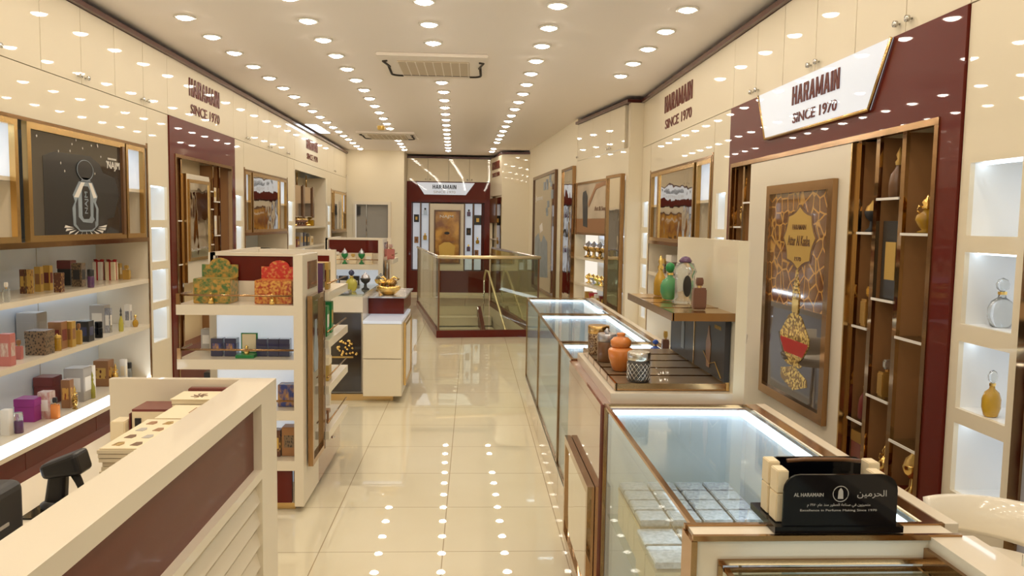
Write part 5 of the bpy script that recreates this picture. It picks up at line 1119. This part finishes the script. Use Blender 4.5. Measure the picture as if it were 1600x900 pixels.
MB().box(-1.278, -1.202, 4.398, 4.402, .88, .98).build('lid_lining', 'creamc', l); MB().lathe([(.014, 0), (.016, .02), (.007, .032), (.01, .04), (.002, .05)], -1.24, 4.35, .875, 12).build('gold_bottle', 'gold', r)
put('carton', 'bluep', 'bluep', -1.03, 4.40, .576, .09, .08, .125, 'blue and orange night-scene box on the third shelf of the nearest gondola')
put('carton', 'gpatt', 'golc', -1.09, 4.38, .294, .06, .06, .15, 'gold patterned box on the bottom shelf of the nearest gondola')
put('carton', 'bronzec', 'mosaic', -1.015, 4.40, .294, .08, .08, .165, 'brown gift box with dark arch print on the bottom gondola shelf')
# nearest gondola, side shelves facing the aisle
for y, z, k_, m1, m2, w_, h_, lb in [
 (4.80, 1.191, 'carton', 'plum', 'plum', .06, .17, 'dark plum carton behind the gondola side poster, top side shelf'),
 (4.93, 1.191, 'carton', 'golc', 'gold', .08, .17, 'gold carton with bow print on the top side shelf of the nearest gondola'),
 (4.88, .901, 'carton', 'green', 'whitec', .08, .19, 'pale green carton on the second side shelf of the nearest gondola'),
 (5.06, .901, 'carton', 'green', 'golc', .07, .20, 'bright green and gold carton on the second side shelf'),
 (4.78, .901, 'carton', 'gpatt', 'bronzec', .07, .13, 'low brown patterned carton by the poster on the second side shelf'),
 (4.90, .621, 'giftbox', 'golc', 'creamc', .10, .15, 'tan gift box on the third side shelf of the nearest gondola'),
 (4.80, .341, 'carton', 'bluep', 'whitec', .07, .10, 'blue and white box on the lowest side shelf of the nearest gondola'),
 (4.95, .341, 'carton', 'bronzec', 'whitec', .07, .08, 'small brown box on the lowest side shelf of the nearest gondola'),
]: put(k_, m1, m2, -.93, y, z, w_, w_, h_, lb)
# nearest gondola, left side shelf things seen past the corner
for y, z, k_, m1, m2, w_, h_, lb in [
 (4.62, .858, 'carton', 'greyc', 'whitec', .07, .12, 'grey carton on the left flank of the nearest gondola, second shelf'),
 (4.72, .858, 'ornate', 'gold', 'gold', .05, .12, 'small gold flask on the left flank of the nearest gondola'),
 (4.66, .576, 'carton', 'blackc', 'whitec', .07, .14, 'black carton on the left flank of the nearest gondola, third shelf'),
]: put(k_, m1, m2, -1.54, y, z, w_*.8, w_, h_, lb)
# far gondola front shelf
for i, (x, k_, m1, m2, h_) in enumerate(((-1.45, 'sqbottle', 'creamc', 'whitec', .13), (-1.37, 'burner', 'green', 'silver', .17), (-1.28, 'sqbottle', 'creamc', 'golc', .11), (-1.19, 'burner', 'green', 'silver', .17), (-1.11, 'carton', 'creamc', 'whitec', .12), (-1.53, 'burner', 'green', 'silver', .17))):
    put(k_, m1, m2, x, 8.50, 1.156, .075, .075, h_, f'{dict(sqbottle="cream square bottle", burner="dark green footed goblet", carton="cream carton")[k_]} on the top shelf of the far gondola at place {ordn[i]} of six'.replace(' at place ', ', '))
put('sqbottle', 'pink', 'pinkp', -.93, 9.0, 1.191, .09, .09, .17, 'pink bottle on the side shelf of the far gondola')
for i, x in enumerate((-1.5, -1.38, -1.26)): put('carton', 'blackc', 'whitec', x, 8.50, .858, .10, .08, .17, f'black and white carton on the second shelf of the far gondola, {ordn[i]} from the left')
# far open bottle bay and other left bays
for i, (a, k_, m1, m2) in enumerate(((12.05, 'carton', 'black', 'golc'), (12.3, 'roundbottle', 'gold', 'gold'), (12.5, 'burner', 'brownb', 'golddk'), (12.7, 'burner', 'brownb', 'golddk'), (12.9, 'burner', 'brownb', 'golddk'), (13.1, 'burner', 'brownb', 'golddk'), (13.3, 'roundbottle', 'gold', 'gold'), (13.6, 'sqbottle', 'amber', 'gold'))):
    put(k_, m1, m2, -2.78, a, 1.521, .14, .12, .15 if m1 != 'gold' else .07, f'{dict(carton="black carton", roundbottle="small gold pot", burner="dark brown burner", sqbottle="amber bottle")[k_]} on the far open bay top shelf, {ordn[i]} from the near end')
for i, a in enumerate((12.1, 12.35, 12.6, 12.85, 13.1, 13.4)):
    put('carton', ['bronzec', 'wine', 'greyc', 'navy', 'blackc', 'creamc'][i], 'golc', -2.78, a, 1.201, .15, .18, [.13, .12, .22, .22, .2, .15][i], f'{["tan","burgundy","grey","navy","black","cream"][i]} carton on the second shelf of the far open bay')
for i, (a, mm, h_) in enumerate(((9.45, 'whitec', .10), (9.75, 'blackc', .08), (10.2, 'creamc', .09), (10.6, 'navy', .12), (10.95, 'blackc', .10))):
    put('giftbox', mm, 'blackc' if mm == 'navy' else 'whitec', -2.8, a, 1.121, .16, .18, h_, f'{["white","black","cream","navy","second black"][i]} flat box on the shelf of the framed bay past the burgundy alcove')
for i, (a, z, k_, mm) in enumerate(((15.2, 1.121, 'carton', 'navy'), (15.7, 1.121, 'carton', 'greyc'), (16.2, 1.121, 'carton', 'wine'))):
    put(k_, mm, 'whitec', -2.8, a, z, .16, .2, .13, f'{["navy","grey","burgundy"][i]} carton on the shelf of the farthest framed bay')
# left alcove compartments
for y, z, k_, m1, m2, h_, lb in [(8.12, 1.901, 'carton', 'creamc', 'whitec', .12, 'cream carton high right in the left burgundy alcove'), (8.12, 1.721, 'carton', 'bronzec', 'whitec', .12, 'tan carton second from top in the left burgundy alcove'),
  (8.12, 1.361, 'ornate', 'golddk', 'gold', .2, 'gold flask at mid height in the left burgundy alcove'), (8.33, 1.451, 'carton', 'whitec', 'creamc', .2, 'white carton beside the light post in the left alcove'), (8.33, 1.801, 'carton', 'creamc', 'golc', .14, 'cream and gold carton high beside the light post in the left alcove'), (8.33, 1.001, 'sqbottle', 'amber', 'gold', .2, 'amber bottle low beside the light post in the left alcove')]:
    put(k_, m1, m2, -2.725, y, z, .09, .09, h_, lb)
# products behind the partition, right wall bay
for i, (y, z, k_, m1, m2, w_, h_) in enumerate(((7.0, 1.121, 'giftbox', 'silver', 'silver', .2, .17), (7.3, 1.121, 'giftbox', 'damask', 'golc', .18, .14), (7.6, 1.121, 'carton', 'golc', 'whitec', .14, .2), (7.9, 1.121, 'giftbox', 'silver', 'whitec', .22, .20), (8.2, 1.121, 'giftbox', 'mosaic', 'golc', .2, .15))):
    put(k_, m1, m2, 2.12, y, z, w_, w_, h_, f'{["silver scroll gift box","gold damask gift box","gold carton","second silver gift box","dark mosaic gift box"][i]} on the upper shelf behind the cream partition')
for i, (y, k_, m1, m2, w_, h_) in enumerate(((6.7, 'carton', 'whitec', 'golc', .12, .2), (7.1, 'burner', 'gold', 'silver', .12, .2), (7.5, 'sqbottle', 'amber', 'gold', .1, .16), (8.0, 'carton', 'greyc', 'whitec', .16, .18))):
    put(k_, m1, m2, 2.12, y, .746, w_, w_, h_, f'{["white and gold carton","gold burner","amber bottle","grey carton"][i]} on the lower shelf of the right framed bay')
# things inside the farther glass counters
for c_, (ya, yb, nm) in enumerate(((5.9, 6.9, 'farthest glass counter'), (4.55, 5.65, 'middle glass counter'))):
    for i in range(4):
        y = ya+(yb-ya)*i/3; k_ = ['giftbox', 'sqbottle', 'carton', 'roundbottle'][i]
        put(k_, ['whitec', 'clear', 'silver', 'amber'][i], ['silver', 'whitec', 'whitec', 'gold'][i], .80, y, .489, .16, .12, .14, f'{["white flat box","clear bottle","silver carton","amber bottle"][i]} on the glass shelf of the {nm}')
